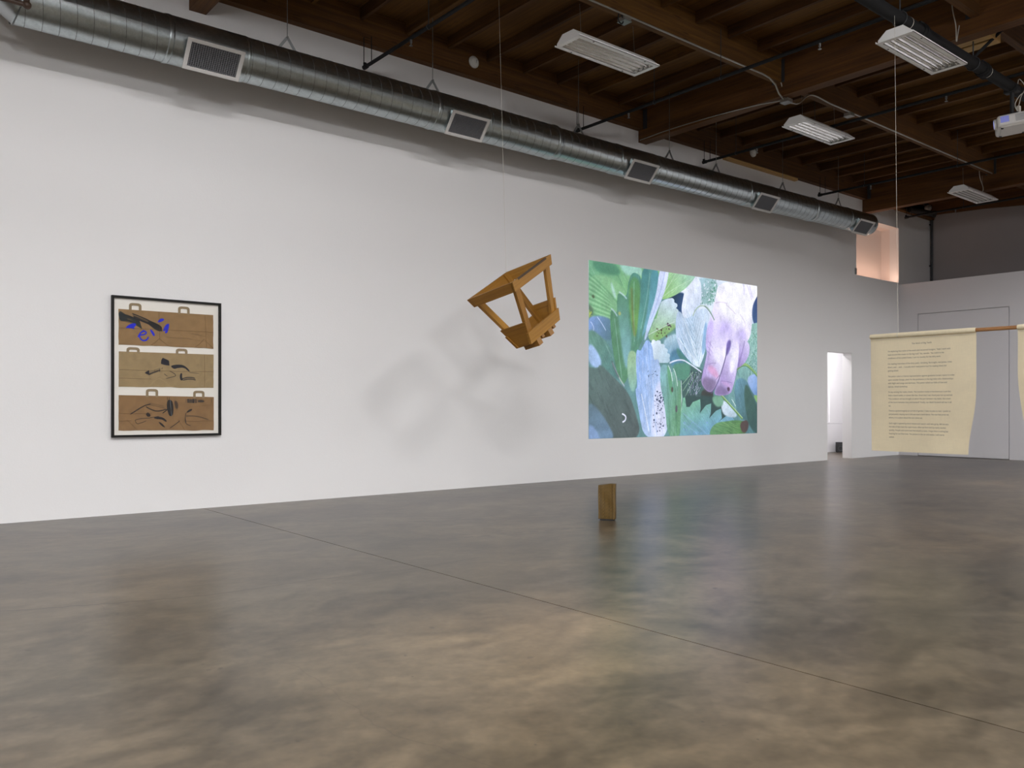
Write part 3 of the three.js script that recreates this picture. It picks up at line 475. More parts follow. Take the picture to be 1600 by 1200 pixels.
{ // detector and bell on the ledger
  const t = thing('smoke_detector', 'round cream smoke detector on the wall ledger left of the first fixture', 'smoke detector', [6.49, 5.54, WZ + 0.10]);
  part('base', new THREE.LatheGeometry([[0, 0], [0.078, 0], [0.078, 0.012], [0.07, 0.02], [0, 0.02]].map(([a, b]) => new THREE.Vector2(a, b)), 32).rotateX(Math.PI / 2), M.ceramic, t);
  part('dome', new THREE.LatheGeometry([[0.064, 0.018], [0.062, 0.032], [0.046, 0.044], [0.02, 0.048], [0, 0.048]].map(([a, b]) => new THREE.Vector2(a, b)), 32).rotateX(Math.PI / 2), M.ceramic, t);
  part('slot', merge([box(0.05, 0.005, 0.004, 0.01, 0.02, 0.045), box(0.005, 0.04, 0.004, 0.012, 0.0, 0.047)]), M.grilleBar, t);
  const b = thing('alarm_sounder', 'small round white sounder on the ledger behind the third sprinkler pipe', 'alarm', [12.62, 5.54, WZ + 0.10]);
  part('base', rod(V(0, 0, 0), V(0, 0, 0.03), 0.075, 24), M.ceramic, b); part('dome', new THREE.SphereGeometry(0.055, 20, 12).scale(1, 1, 0.5).translate(0, 0, 0.03), M.ceramic, b);
  const g = thing('globe_lamp', 'small unlit globe lamp on the dark timber over the loft', 'lamp', [18.9, 5.47, -8.5]);
  part('globe', new THREE.SphereGeometry(0.075, 20, 14), std({ color: lin(0.30, 0.29, 0.28), roughness: 0.3 }), g); part('lamp_holder', rod(V(0, 0.05, 0), V(0, 0.16, -0.1), 0.04, 12), M.black, g);
  const d = thing('loft_pipe', 'thin dark vertical pipe at the corner of the loft wall', 'pipe', [19.66, 3.4, -8.76]); part('pipe_run', rod(V(0, 0, 0), V(0, 1.95, 0), 0.022, 12), M.bracket, d); parts('pipe_clip', [box(0.06, 0.03, 0.05, 0, 0.9, -0.02), box(0.06, 0.03, 0.05, 0, 1.85, -0.02)], M.bracket, d);
  const k = thing('black_duct', 'short black duct under the timbers in the loft corner', 'duct', [18.7, 5.3, -8.45]); part('duct_body', rod(V(-0.3, 0.08, -0.22), V(0.1, 0.0, 0.1), 0.06, 18), M.black, k); part('duct_flange', rod(V(0.1, 0, 0.1), V(0.14, -0.008, 0.132), 0.075, 18), M.black, k);
  const c = thing('wall_clip', 'small brown clip on the wall at the lower left corner of the upper recess', 'clip', [16.345, 3.845, WZ + 0.012]); part('clip_body', rbox(0.05, 0.13, 0.024, 0.008), M.galvStrap, c); part('screw', rod(V(0, 0.03, 0.01), V(0, 0.03, 0.016), 0.008, 8), M.black, c);
}

// ================================================================ PRINTS: a sketch grid (the corners of a printed rectangle) turned upright
function rectify(q, W, H) { // q: four sketch corners TL TR BR BL -> function(sketch x, y) = canvas x, y
  const [[x0, y0], [x1, y1], [x2, y2], [x3, y3]] = q, dx1 = x1 - x2, dx2 = x3 - x2, sx = x0 - x1 + x2 - x3, dy1 = y1 - y2, dy2 = y3 - y2, sy = y0 - y1 + y2 - y3, den = dx1 * dy2 - dx2 * dy1;
  const g = (sx * dy2 - dx2 * sy) / den, h = (dx1 * sy - sx * dy1) / den, a = x1 - x0 + g * x1, b = x3 - x0 + h * x3, d = y1 - y0 + g * y1, e = y3 - y0 + h * y3, c = x0, f = y0;
  const A = e - f * h, B = c * h - b, C = b * f - c * e, D = f * g - d, E = a - c * g, F = c * d - a * f, G = d * h - e * g, Hh = b * g - a * h, I = a * e - b * d;
  return (x, y) => { const w = G * x + Hh * y + I; return [((A * x + B * y + C) / w) * W, ((D * x + E * y + F) / w) * H]; };
}
function blob(ctx, to, pts, fill, o = {}) { // closed smooth or straight outline in sketch coordinates
  ctx.beginPath(); const p = pts.map(([x, y]) => to(x, y)), n = p.length;
  if (o.sharp) p.forEach((q, i) => (i ? ctx.lineTo(...q) : ctx.moveTo(...q)));
  else { ctx.moveTo((p[n - 1][0] + p[0][0]) / 2, (p[n - 1][1] + p[0][1]) / 2); for (let i = 0; i < n; i++) { const q = p[i], r = p[(i + 1) % n]; ctx.quadraticCurveTo(q[0], q[1], (q[0] + r[0]) / 2, (q[1] + r[1]) / 2); } }
  ctx.closePath();
  if (Array.isArray(fill)) { const [[gx, gy], [hx, hy], ...cs] = fill, a = to(gx, gy), b = to(hx, hy), gr = ctx.createLinearGradient(...a, ...b); cs.forEach((c, i) => gr.addColorStop(i / (cs.length - 1), c)); ctx.fillStyle = gr; } else ctx.fillStyle = fill;
  if (o.blur) ctx.filter = 'blur(' + o.blur + 'px)'; ctx.fill(); ctx.filter = 'none';
  if (o.tex) { // fine ribs and flecks that follow the leaf
    const [seed, ang, n, light, dark, wd = 1.6] = o.tex, r = rng(seed), xs = p.map((q) => q[0]), ys = p.map((q) => q[1]), x0 = Math.min(...xs), x1 = Math.max(...xs), y0 = Math.min(...ys), y1 = Math.max(...ys); ctx.save(); ctx.clip();
    for (let i = 0; i < n; i++) { const x = lerp(x0, x1, r()), y = lerp(y0, y1, r()), l = 20 + 70 * r(), t = ang + 0.22 * (r() - 0.5), cx = Math.cos(t), sy = Math.sin(t); ctx.strokeStyle = r() < 0.5 ? light : dark; ctx.globalAlpha = 0.15 + 0.6 * r(); ctx.lineWidth = wd * (0.5 + 1.6 * r() * r()); ctx.beginPath(); ctx.moveTo(x, y); ctx.quadraticCurveTo(x + cx * l * 0.5 + 5 * (r() - 0.5), y + sy * l * 0.5 + 5 * (r() - 0.5), x + cx * l, y + sy * l); ctx.stroke(); }
    ctx.restore(); ctx.globalAlpha = 1;
  }
  if (o.edge) { ctx.strokeStyle = o.edge; ctx.lineWidth = o.edgeWidth || 2; ctx.stroke(); }
}
function strokes(ctx, to, lines, style, width, blur = 0) {
  if (blur) ctx.filter = 'blur(' + blur + 'px)'; ctx.strokeStyle = style; ctx.lineWidth = width; ctx.lineCap = 'round'; ctx.lineJoin = 'round';
  for (const l of lines) { ctx.beginPath(); const p = l.map(([x, y]) => to(x, y)); ctx.moveTo(...p[0]); if (p.length === 2) ctx.lineTo(...p[1]); else { for (let i = 1; i < p.length - 1; i++) ctx.quadraticCurveTo(...p[i], ...(i === p.length - 2 ? p[i + 1] : [(p[i][0] + p[i + 1][0]) / 2, (p[i][1] + p[i + 1][1]) / 2])); } ctx.stroke(); }
  ctx.filter = 'none';
}
// veins fanning from a midrib, between two sketch points
function veins(ctx, to, a, b, n, len, spread, style, width, seed) {
  const r = rng(seed), dx = b[0] - a[0], dy = b[1] - a[1], L = Math.hypot(dx, dy), ux = dx / L, uy = dy / L, ls = [[a, b]];
  for (let i = 1; i < n; i++) for (const s of [-1, 1]) { const t = i / n, x = a[0] + dx * t, y = a[1] + dy * t, l = len * (0.7 + 0.5 * r()) * (1 - 0.5 * t), ca = Math.cos(spread), sa = Math.sin(spread) * s; const ex = ux * ca - uy * sa, ey = ux * sa + uy * ca; ls.push([[x, y], [x + ex * l * 0.5 + ux * 3, y + ey * l * 0.5 + uy * 3], [x + ex * l + ux * 14, y + ey * l + uy * 14]]); }
  strokes(ctx, to, ls, style, width);
}
function specks(ctx, to, n, box, sizes, style, seed) { const r = rng(seed); ctx.fillStyle = style; for (let i = 0; i < n; i++) { const [x, y] = to(lerp(box[0], box[2], r()), lerp(box[1], box[3], r())), s = lerp(sizes[0], sizes[1], r() * r()); ctx.beginPath(); ctx.ellipse(x, y, s, s * (0.6 + 0.6 * r()), r() * 3, 0, 7); ctx.fill(); } }
// a toothed edge: teeth along a sketch polyline, bulging to its left
function teeth(pts, n, depth, sharp = 0.5) { const out = []; let total = 0; const seg = []; for (let i = 1; i < pts.length; i++) { const l = Math.hypot(pts[i][0] - pts[i - 1][0], pts[i][1] - pts[i - 1][1]); seg.push(l); total += l; }
  for (let k = 0; k <= n * 4; k++) { let d = (k / (n * 4)) * total, i = 0; while (i < seg.length - 1 && d > seg[i]) { d -= seg[i]; i++; } const t = d / seg[i], ax = pts[i], bx = pts[i + 1], ph = (k % 4) / 4, w = Math.pow(Math.sin(Math.PI * ph), sharp) * depth, nx = (bx[1] - ax[1]) / seg[i], ny = -(bx[0] - ax[0]) / seg[i]; out.push([lerp(ax[0], bx[0], t) + nx * w, lerp(ax[1], bx[1], t) + ny * w]); } return out; }

// ================================================================ PROJECTED PICTURE: leaves and a picking hand
const pictureMap = canvasMap(1500, 940, (ctx, W, H) => {
  const to = rectify([[73, 70], [1085, 230], [1095, 1122], [58, 1158]], W, H), B = (p, f, o) => blob(ctx, to, p, f, o), S = (l, s, w, b) => strokes(ctx, to, l, s, w, b);
  ctx.fillStyle = '#5d8a86'; ctx.fillRect(0, 0, W, H);
  // far background, washed out at the upper right
  B([[620, 120], [1120, 180], [1120, 560], [600, 520]], [[700, 180], [900, 480], '#eef6fb', '#cfe0ee'], { sharp: true });
  B([[720, 170], [860, 190], [830, 330], [760, 350], [730, 260]], [[720, 180], [840, 330], '#a9cbd6', '#8fb9a8'], { blur: 5 });
  specks(ctx, to, 90, [720, 170, 850, 340], [2, 9], 'rgba(240,250,255,0.75)', 3); specks(ctx, to, 50, [740, 190, 845, 340], [2, 8], 'rgba(90,140,120,0.7)', 4); specks(ctx, to, 26, [800, 240, 842, 330], [3, 9], 'rgba(70,130,100,0.8)', 14);
  B([[540, 290], [660, 250], [665, 400], [600, 410], [560, 350]], [[560, 300], [650, 380], '#12242f', '#2a4a86'], { blur: 3 });
  B([[1050, 215], [1120, 215], [1120, 520], [1062, 460], [1048, 340]], [[1060, 240], [1090, 480], '#24346a', '#33507e'], { blur: 2 });
  // right and lower right foliage
  B([[1000, 470], [1120, 440], [1120, 1160], [900, 1160], [920, 860], [980, 700]], [[1000, 520], [1060, 1100], '#8fc0ae', '#4d7a7c'], { sharp: true, tex: [41, 1.1, 420, 'rgba(190,225,210,0.5)', 'rgba(40,90,75,0.5)', 3] });
  const rr = rng(8); S(Array.from({ length: 70 }, () => { const x = lerp(1035, 1100, rr()), y = lerp(470, 760, rr()); return [[x, y], [x + 18 * (rr() - 0.3), y + 20 * (rr() - 0.5)], [x + 34 * (rr() - 0.5), y + 46 * rr()]]; }), 'rgba(205,235,220,0.6)', 3); S(Array.from({ length: 40 }, () => { const x = lerp(1040, 1100, rr()), y = lerp(490, 770, rr()); return [[x, y], [x + 20 * (rr() - 0.5), y + 30 * rr()]]; }), 'rgba(50,110,70,0.6)', 4);
  B([[950, 800], [1010, 770], [1120, 930], [1120, 1120], [1020, 1060], [960, 960]], [[960, 820], [1090, 1060], '#5f8f9f', '#33544c'], { blur: 3, tex: [42, 1.2, 160, 'rgba(150,190,205,0.5)', 'rgba(40,70,70,0.5)', 2.5] });
  B([[1020, 780], [1090, 750], [1130, 780], [1130, 960], [1060, 870]], [[1030, 790], [1100, 880], '#aac3f0', '#5d84b8'], { blur: 2 });
  B([[1066, 880], [1120, 900], [1120, 960], [1085, 930]], '#7fae5c', { blur: 2 }); B([[1020, 800], [1070, 900], [1110, 1000], [1120, 1160], [1040, 1080], [1010, 900]], [[1020, 830], [1090, 1080], '#3a5a4a', '#2c4a44'], { blur: 4 });
  S([[[955, 745], [1000, 690], [1050, 715], [1100, 780]]], '#86b060', 17, 1); S([[[965, 735], [1004, 700], [1050, 725], [1096, 780]]], '#3f6a34', 4, 1);
  // pale leaves in the middle
  B([[640, 300], [655, 230], [710, 170], [745, 190], [752, 260], [748, 330], [720, 420], [640, 420], [628, 370]], [[640, 220], [740, 400], '#f4f9ff', '#cfdff0'], { tex: [33, 1.5, 160, 'rgba(255,255,255,0.7)', 'rgba(160,185,215,0.6)', 2] });
  B(teeth([[430, 540], [440, 470], [470, 380], [510, 320], [560, 300]], 5, 3).concat(teeth([[560, 300], [590, 330], [604, 400], [600, 470]], 5, 14, 0.6), [[560, 500], [500, 550], [450, 560]]), [[540, 310], [500, 540], '#c9dde6', '#8fbd7c']);
  specks(ctx, to, 120, [450, 330, 590, 460], [1, 3], 'rgba(110,140,150,0.55)', 5); B([[470, 500], [560, 450], [600, 460], [590, 490], [500, 550], [455, 555]], 'rgba(120,170,70,0.6)', { blur: 5 }); specks(ctx, to, 16, [480, 480, 550, 530], [3, 9], 'rgba(70,50,30,0.85)', 6); specks(ctx, to, 5, [548, 455, 572, 485], [6, 12], 'rgba(75,50,60,0.9)', 7);
  S([[[430, 520], [500, 480], [590, 440]]], 'rgba(225,240,230,0.8)', 3);
  B([[500, 560], [600, 500], [640, 560], [640, 690], [570, 700]], [[560, 520], [600, 690], '#b9d6dc', '#4d80a4'], { blur: 5, tex: [43, 1.2, 140, 'rgba(225,240,245,0.5)', 'rgba(70,120,150,0.4)', 2.5] });
  B([[590, 600], [560, 640], [560, 720], [680, 720], [700, 640]], '#4c7e98', { blur: 6 });
  B([[600, 390], [622, 372], [650, 430], [700, 400], [760, 355], [800, 380], [790, 520], [770, 640], [745, 710], [720, 720], [660, 660], [610, 590], [592, 490]], [[610, 420], [790, 640], '#b9d0e6', '#dcecf4'], { tex: [34, 1.25, 420, 'rgba(240,250,255,0.55)', 'rgba(95,140,170,0.45)', 2] });
  veins(ctx, to, [738, 716], [690, 400], 9, 130, 0.42, 'rgba(80,130,150,0.55)', 2.2, 9); S(Array.from({ length: 46 }, () => { const t = rr(), x = lerp(605, 680, t) + 10 * rr(), y = lerp(420, 600, rr()); return [[x, y], [x + 22 + 14 * rr(), y + 60 + 30 * rr()]]; }), 'rgba(90,130,160,0.42)', 2.2); S([[[738, 716], [700, 560], [640, 420]], [[742, 716], [752, 560], [775, 400]], [[735, 716], [690, 640], [612, 540]]], 'rgba(235,250,250,0.9)', 4);
  B([[765, 470], [785, 430], [790, 560], [760, 660], [752, 600]], 'rgba(90,150,205,0.55)', { blur: 4 }); B([[606, 590], [640, 640], [700, 705], [690, 720], [630, 680], [596, 620]], 'rgba(60,120,90,0.65)', { blur: 4 });
  // lower middle dark gap and roots
  B([[630, 700], [770, 720], [830, 880], [820, 960], [690, 980], [620, 880]], '#3c5a52', { blur: 4 }); B([[745, 850], [830, 850], [815, 950], [755, 950]], '#33302a', { blur: 4 });
  B([[560, 690], [690, 690], [680, 790], [610, 800]], '#4f8a6c', { blur: 5 });
  S(Array.from({ length: 90 }, () => { const x = lerp(675, 745, rr()), y = lerp(735, 900, rr()); return [[x, y], [x + 16 * (rr() - 0.5), y + 18 * rr()], [x - 8 + 16 * (rr() - 0.5), y + 46 * rr()]]; }), 'rgba(40,40,62,0.75)', 3); S(Array.from({ length: 70 }, () => { const x = lerp(670, 748, rr()), y = lerp(740, 920, rr()); return [[x, y], [x + 12 * (rr() - 0.5), y + 16 * rr()], [x + 16 * (rr() - 0.5), y + 34 * rr()]]; }), 'rgba(210,215,235,0.8)', 2.4);
  S([[[640, 860], [680, 800], [700, 750]], [[650, 900], [690, 830], [715, 760]], [[636, 820], [670, 780], [700, 745]]], 'rgba(150,190,150,0.8)', 4); S([[[560, 690], [620, 660], [690, 700], [750, 745]]], 'rgba(225,235,250,0.95)', 9, 1);
  B(teeth([[440, 600], [450, 560], [490, 560], [530, 600], [556, 660], [540, 690]], 7, 12, 0.7).concat([[480, 690], [450, 650]]), [[450, 570], [540, 680], '#e3f0f6', '#b5d2dc']);
  // upper left: three large green leaves
  B([[500, 310], [520, 250], [545, 150], [560, 100], [740, 120], [705, 190], [650, 250], [560, 300]], [[520, 280], [690, 170], '#8fc46a', '#a5d5b4'], { blur: 1, tex: [35, 2.5, 160, 'rgba(215,240,190,0.5)', 'rgba(80,140,80,0.4)', 2.4] });
  S([[[520, 290], [580, 240], [690, 190]], [[515, 280], [560, 220], [600, 150]]], 'rgba(200,235,190,0.7)', 4, 1);
  B([[0, 0], [560, 60], [480, 420], [300, 480], [60, 420]], [[80, 110], [330, 420], '#69a877', '#79b36a'], { sharp: true, tex: [31, 0.9, 260, 'rgba(190,225,190,0.55)', 'rgba(40,85,60,0.5)', 3] });
  B([[60, 150], [210, 170], [290, 250], [330, 420], [240, 430], [60, 380]], [[80, 200], [300, 400], '#7fb87e', '#86c07c'], { blur: 3 });
  S(Array.from({ length: 9 }, (_, i) => [[70, 150 + i * 30], [150 + i * 5, 210 + i * 27], [250 + i * 8, 330 + i * 16]]), 'rgba(65,125,75,0.55)', 8, 3); S(Array.from({ length: 9 }, (_, i) => [[70, 162 + i * 30], [150 + i * 5, 224 + i * 27], [250 + i * 8, 346 + i * 16]]), 'rgba(165,215,160,0.45)', 5, 2);
  B([[90, 70], [230, 80], [280, 170], [150, 150], [110, 130]], 'rgba(60,120,85,0.75)', { blur: 7 }); B([[240, 60], [390, 100], [400, 180], [360, 150], [330, 170], [280, 150]], 'rgba(165,215,200,0.75)', { blur: 7 }); B([[205, 190], [225, 240], [240, 300], [225, 300], [205, 240]], 'rgba(190,225,225,0.6)', { blur: 4 });
  B([[86, 280], [100, 276], [108, 294], [94, 300]], '#4a5a34', { blur: 2 }); B([[60, 320], [100, 360], [90, 420], [60, 410]], '#55704e', { blur: 4 }); specks(ctx, to, 9, [60, 370, 90, 410], [4, 11], 'rgba(170,190,70,0.8)', 11);
  B([[60, 410], [140, 400], [220, 430], [230, 560], [130, 540], [60, 500]], [[70, 430], [210, 520], '#7e9fd8', '#4c6f78'], { blur: 4 }); S([[[120, 410], [150, 450], [170, 490]], [[80, 440], [110, 480], [90, 500]]], 'rgba(210,225,255,0.8)', 5, 1);
  B([[60, 470], [140, 520], [230, 640], [280, 800], [210, 780], [60, 620]], [[80, 500], [240, 760], '#5c8a72', '#4e7a72'], { blur: 4, tex: [44, 1.0, 160, 'rgba(140,180,165,0.5)', 'rgba(50,85,80,0.5)', 3] }); B([[60, 560], [110, 600], [150, 690], [120, 730], [60, 690]], '#9dbbe0', { blur: 5 });
  // the big folded leaf from upper middle to lower left
  B([[505, 120], [480, 300], [430, 470], [350, 640], [300, 790], [270, 830], [245, 780], [215, 640], [200, 500], [198, 380], [215, 360], [242, 400], [240, 290], [252, 262], [298, 300], [310, 200], [335, 140], [380, 160], [390, 200], [395, 110]], [[220, 400], [480, 300], '#4f8458', '#4c8a80'], { blur: 1, tex: [32, 1.75, 420, 'rgba(150,200,165,0.4)', 'rgba(35,75,50,0.5)', 3] });
  B([[250, 285], [298, 310], [310, 420], [330, 560], [300, 760], [270, 640], [255, 480], [242, 390]], [[270, 320], [290, 700], '#568c6c', '#7eb2b8'], { blur: 7 });
  B([[310, 220], [340, 160], [385, 200], [380, 380], [350, 560], [330, 480], [312, 350]], [[330, 180], [350, 520], '#4f8a52', '#6a9a3c'], { blur: 6 });
  B([[395, 120], [440, 110], [430, 300], [390, 470], [360, 590], [365, 440], [385, 280]], [[410, 140], [380, 520], '#3f7a76', '#5a9c86'], { blur: 5 }); B([[445, 130], [498, 130], [480, 300], [430, 460], [380, 560], [420, 400], [440, 260]], [[470, 150], [420, 480], '#4a8c92', '#6aa6b4'], { blur: 4 });
  S([[[440, 150], [425, 300], [385, 480]], [[345, 200], [340, 400], [345, 560]], [[225, 420], [240, 560], [265, 780]]], 'rgba(160,205,190,0.7)', 4, 2); S([[[330, 240], [332, 400], [345, 520]]], 'rgba(120,100,50,0.55)', 11, 4);
  B([[246, 380], [262, 378], [266, 398], [250, 404]], '#9aa860', { blur: 2 }); S([[[256, 262], [276, 272], [298, 300]], [[206, 362], [226, 376], [240, 404]]], 'rgba(195,225,230,0.8)', 8, 2);
  // pale lavender stalk
  B([[500, 100], [562, 100], [540, 230], [500, 340], [455, 440], [420, 540], [400, 560], [430, 420], [480, 280]], [[520, 130], [430, 520], '#d9e2fb', '#bcd3ee'], { blur: 2 }); S([[[530, 140], [510, 260], [450, 420]]], 'rgba(150,165,215,0.7)', 6, 2); S([[[425, 520], [470, 420], [505, 330]]], 'rgba(60,110,90,0.65)', 4, 1);
  // lower left: dark blurred leaf
  B([[300, 620], [350, 610], [370, 700], [340, 900], [300, 800]], [[310, 650], [350, 860], '#9cc48e', '#7fae9c'], { blur: 3 });
  B([[0, 690], [120, 730], [130, 690], [200, 760], [300, 860], [340, 960], [395, 1180], [0, 1200]], [[120, 700], [300, 1140], '#566c62', '#4a524e'], { blur: 3, tex: [40, 1.0, 140, 'rgba(95,110,105,0.3)', 'rgba(45,52,50,0.35)', 8] });
  B([[50, 920], [110, 960], [180, 1060], [230, 1180], [0, 1200]], [[70, 950], [160, 1150], '#5c7480', '#627e96'], { blur: 5 }); B([[58, 1060], [100, 1090], [140, 1180], [40, 1180]], '#7894ba', { blur: 5 });
  S([[[210, 690], [235, 760], [280, 830]]], 'rgba(205,205,215,0.85)', 7, 2); S([[[206, 680], [225, 740], [246, 775]]], 'rgba(60,60,60,0.8)', 6, 2); S([[[268, 1003], [290, 1012], [286, 1046], [270, 1052]]], '#eef0ff', 9, 1);
  // pale blue leaf and its green neighbour
  B([[355, 600], [380, 620], [395, 590], [420, 540], [455, 580], [460, 680], [490, 660], [500, 720], [540, 760], [560, 1160], [400, 1160], [370, 1000], [345, 850], [362, 840], [352, 720]], [[360, 800], [540, 900], '#8fb2e6', '#c9dcf4'], { blur: 1, tex: [36, 1.45, 420, 'rgba(235,240,255,0.5)', 'rgba(95,125,190,0.4)', 3] });
  B([[470, 830], [510, 790], [530, 900], [540, 1150], [440, 1150], [450, 980]], 'rgba(225,225,245,0.7)', { blur: 8 }); S([[[400, 580], [405, 800], [440, 1120]], [[430, 560], [440, 800], [480, 1130]]], 'rgba(110,150,205,0.65)', 4, 2); S([[[385, 880], [410, 1000], [430, 1110]]], 'rgba(240,250,255,0.9)', 5, 1);
  B([[500, 700], [545, 700], [570, 760], [590, 720], [606, 800], [628, 795], [640, 1000], [625, 1150], [545, 1150], [530, 960], [500, 830]], [[510, 800], [630, 860], '#7fb3b4', '#5d9464'], { blur: 1, tex: [37, 1.5, 300, 'rgba(170,215,195,0.5)', 'rgba(45,95,70,0.5)', 2.6] });
  B([[540, 710], [552, 705], [575, 790], [572, 900], [555, 860]], '#5f9f70', { blur: 2 }); S([[[550, 706], [570, 740], [575, 800]], [[582, 726], [600, 760], [606, 830]], [[628, 800], [634, 900], [630, 1000]]], 'rgba(225,245,235,0.95)', 5, 1); S([[[540, 760], [550, 900], [560, 1120]], [[585, 800], [596, 950], [600, 1120]]], 'rgba(55,105,75,0.6)', 6, 3);
  specks(ctx, to, 60, [455, 860, 525, 1130], [2, 9], 'rgba(45,52,80,0.85)', 21); specks(ctx, to, 24, [480, 860, 520, 960], [3, 10], 'rgba(40,48,76,0.9)', 22); specks(ctx, to, 14, [425, 735, 485, 775], [2, 5], 'rgba(55,65,90,0.8)', 23);
  B([[568, 835], [580, 838], [580, 870], [566, 868]], '#4c4a3a', { blur: 2 }); B([[594, 950], [606, 950], [606, 995], [592, 990]], '#514a50', { blur: 2 });
  // serrated leaf along the bottom
  B([[625, 880], [760, 890], [900, 900], [960, 1000], [930, 1060], [780, 1060], [640, 1060]], '#2b413c', { blur: 6 });
  B([[640, 905], [652, 900], [660, 960], [680, 960], [700, 930], [745, 912], [748, 970], [742, 1000], [780, 950], [812, 938], [810, 1000], [800, 1030], [840, 985], [872, 970], [878, 1030], [860, 1050], [905, 1015], [940, 1020], [960, 1050], [1020, 1040], [1000, 1160], [620, 1160], [625, 1020]], [[680, 930], [720, 1140], '#74b48c', '#6aa0b8'], { sharp: true, edge: 'rgba(228,246,240,0.95)', edgeWidth: 4, tex: [38, 0.75, 420, 'rgba(170,205,225,0.45)', 'rgba(50,100,90,0.45)', 2.4] });
  B([[800, 1150], [810, 1090], [850, 1055], [900, 1050], [960, 1040], [1040, 1050], [1030, 1100], [1010, 1160]], [[830, 1070], [1000, 1120], '#5f9458', '#4c7a3a'], { blur: 2, edge: 'rgba(190,205,225,0.7)', edgeWidth: 4, tex: [39, 0.3, 160, 'rgba(150,190,110,0.5)', 'rgba(40,75,35,0.5)', 3] }); B([[985, 1060], [1030, 1035], [1046, 1070], [1030, 1120], [1000, 1120]], '#4a342e', { blur: 3 });
  S([[[640, 1000], [700, 1050], [790, 1130]], [[640, 1060], [690, 1090], [740, 1140]]], 'rgba(150,190,225,0.7)', 4, 2); specks(ctx, to, 60, [640, 1050, 790, 1130], [2, 7], 'rgba(120,150,215,0.5)', 25);
  B([[870, 920], [900, 920], [980, 1010], [950, 1030], [880, 1010]], [[870, 930], [950, 1020], '#dcebf2', '#b4cdd6'], { blur: 3 }); B([[810, 890], [890, 890], [885, 960], [835, 960]], '#6fa07e', { blur: 4 }); specks(ctx, to, 30, [880, 930, 960, 1020], [1, 4], 'rgba(80,110,120,0.7)', 27);
  S([[[872, 886], [930, 950], [1000, 1030]]], '#5f8a44', 15, 1); S([[[874, 884], [934, 948], [1004, 1028]]], '#a9c98a', 6, 1);
  // the hand: wrist and back in full light, then three fingers closing downward
  B([[855, 190], [1130, 220], [1078, 300], [1054, 360], [1058, 450], [1044, 560], [960, 610], [860, 600], [800, 640], [776, 600], [782, 480], [812, 400], [832, 310]], [[960, 230], [870, 620], '#ffffff', '#fbf8ff', '#e4daf6', '#cdbdea'], { blur: 1, tex: [51, 1.7, 200, 'rgba(255,255,255,0.5)', 'rgba(190,170,225,0.35)', 4] });
  B([[930, 215], [1075, 225], [1050, 340], [1050, 460], [960, 440], [890, 400], [850, 380], [865, 310]], 'rgba(255,254,252,0.95)', { blur: 16 });
  B([[782, 500], [800, 430], [826, 440], [822, 540], [800, 640], [778, 630]], 'rgba(196,176,232,0.85)', { blur: 7 }); B([[850, 470], [890, 430], [940, 470], [920, 560], [870, 560]], 'rgba(190,170,236,0.7)', { blur: 16 }); B([[960, 500], [1010, 480], [1030, 530], [1000, 590], [960, 570]], 'rgba(186,166,232,0.65)', { blur: 14 });
  B([[968, 560], [1010, 540], [1046, 580], [1042, 640], [1018, 690], [980, 722], [955, 720], [950, 640]], [[1030, 580], [960, 710], '#dccff4', '#b9a3dc', '#7f689f'], { blur: 2, tex: [52, 2.1, 60, 'rgba(230,220,250,0.5)', 'rgba(120,95,160,0.4)', 3] });
  S([[[1012, 560], [1000, 640], [968, 716]]], 'rgba(104,82,146,0.75)', 6, 3);
  B([[918, 575], [945, 548], [985, 570], [980, 660], [962, 770], [942, 850], [930, 880], [880, 892], [828, 886], [836, 850], [862, 790], [885, 690], [905, 620]], [[975, 620], [870, 760], '#efe8fc', '#e2d8f8', '#c8b4e2', '#a78fc4'], { blur: 1, tex: [53, 1.85, 90, 'rgba(250,245,255,0.5)', 'rgba(165,140,205,0.35)', 3] });
  B([[790, 600], [812, 560], [860, 535], [908, 570], [898, 650], [876, 730], [858, 800], [836, 850], [806, 874], [772, 852], [748, 806], [758, 760], [776, 680]], [[890, 620], [770, 720], '#f4eefe', '#e9e0fa', '#cdbbe8', '#b49cd2'], { blur: 1, tex: [54, 1.8, 110, 'rgba(252,248,255,0.5)', 'rgba(170,145,210,0.35)', 3] });
  B([[820, 560], [862, 545], [885, 580], [868, 680], [840, 690], [826, 640]], 'rgba(250,247,255,0.85)', { blur: 10 }); B([[935, 590], [962, 580], [964, 680], [940, 760], [922, 740], [930, 650]], 'rgba(250,247,255,0.8)', { blur: 8 });
  B([[796, 520], [860, 500], [930, 505], [990, 530], [984, 600], [940, 625], [900, 590], [860, 625], [800, 630]], [[880, 510], [880, 630], 'rgba(218,204,244,0.95)', 'rgba(236,228,251,0.75)'], { blur: 18 });
  S([[[806, 560], [800, 640], [782, 720]], [[984, 580], [980, 680], [958, 790]]], 'rgba(120,96,164,0.6)', 6, 4);
  B([[905, 560], [926, 548], [934, 575], [914, 640], [898, 650]], '#6e58a2', { blur: 4 }); S([[[912, 600], [896, 670], [872, 750], [855, 800], [834, 848], [812, 876]]], '#574574', 7, 1.6); S([[[776, 640], [764, 720], [752, 790]]], 'rgba(130,105,165,0.5)', 6, 3);
  B([[786, 716], [812, 702], [842, 730], [860, 768], [850, 788], [822, 770], [796, 742]], 'rgba(222,150,190,0.75)', { blur: 8 }); B([[750, 806], [778, 770], [820, 788], [850, 806], [828, 856], [800, 872], [770, 852]], 'rgba(120,98,132,0.85)', { blur: 8 }); B([[838, 862], [858, 826], [886, 838], [910, 862], [928, 876], [880, 890], [840, 886]], 'rgba(126,100,146,0.8)', { blur: 6 }); B([[866, 800], [912, 806], [938, 836], [928, 850], [890, 826]], 'rgba(206,160,214,0.7)', { blur: 6 });
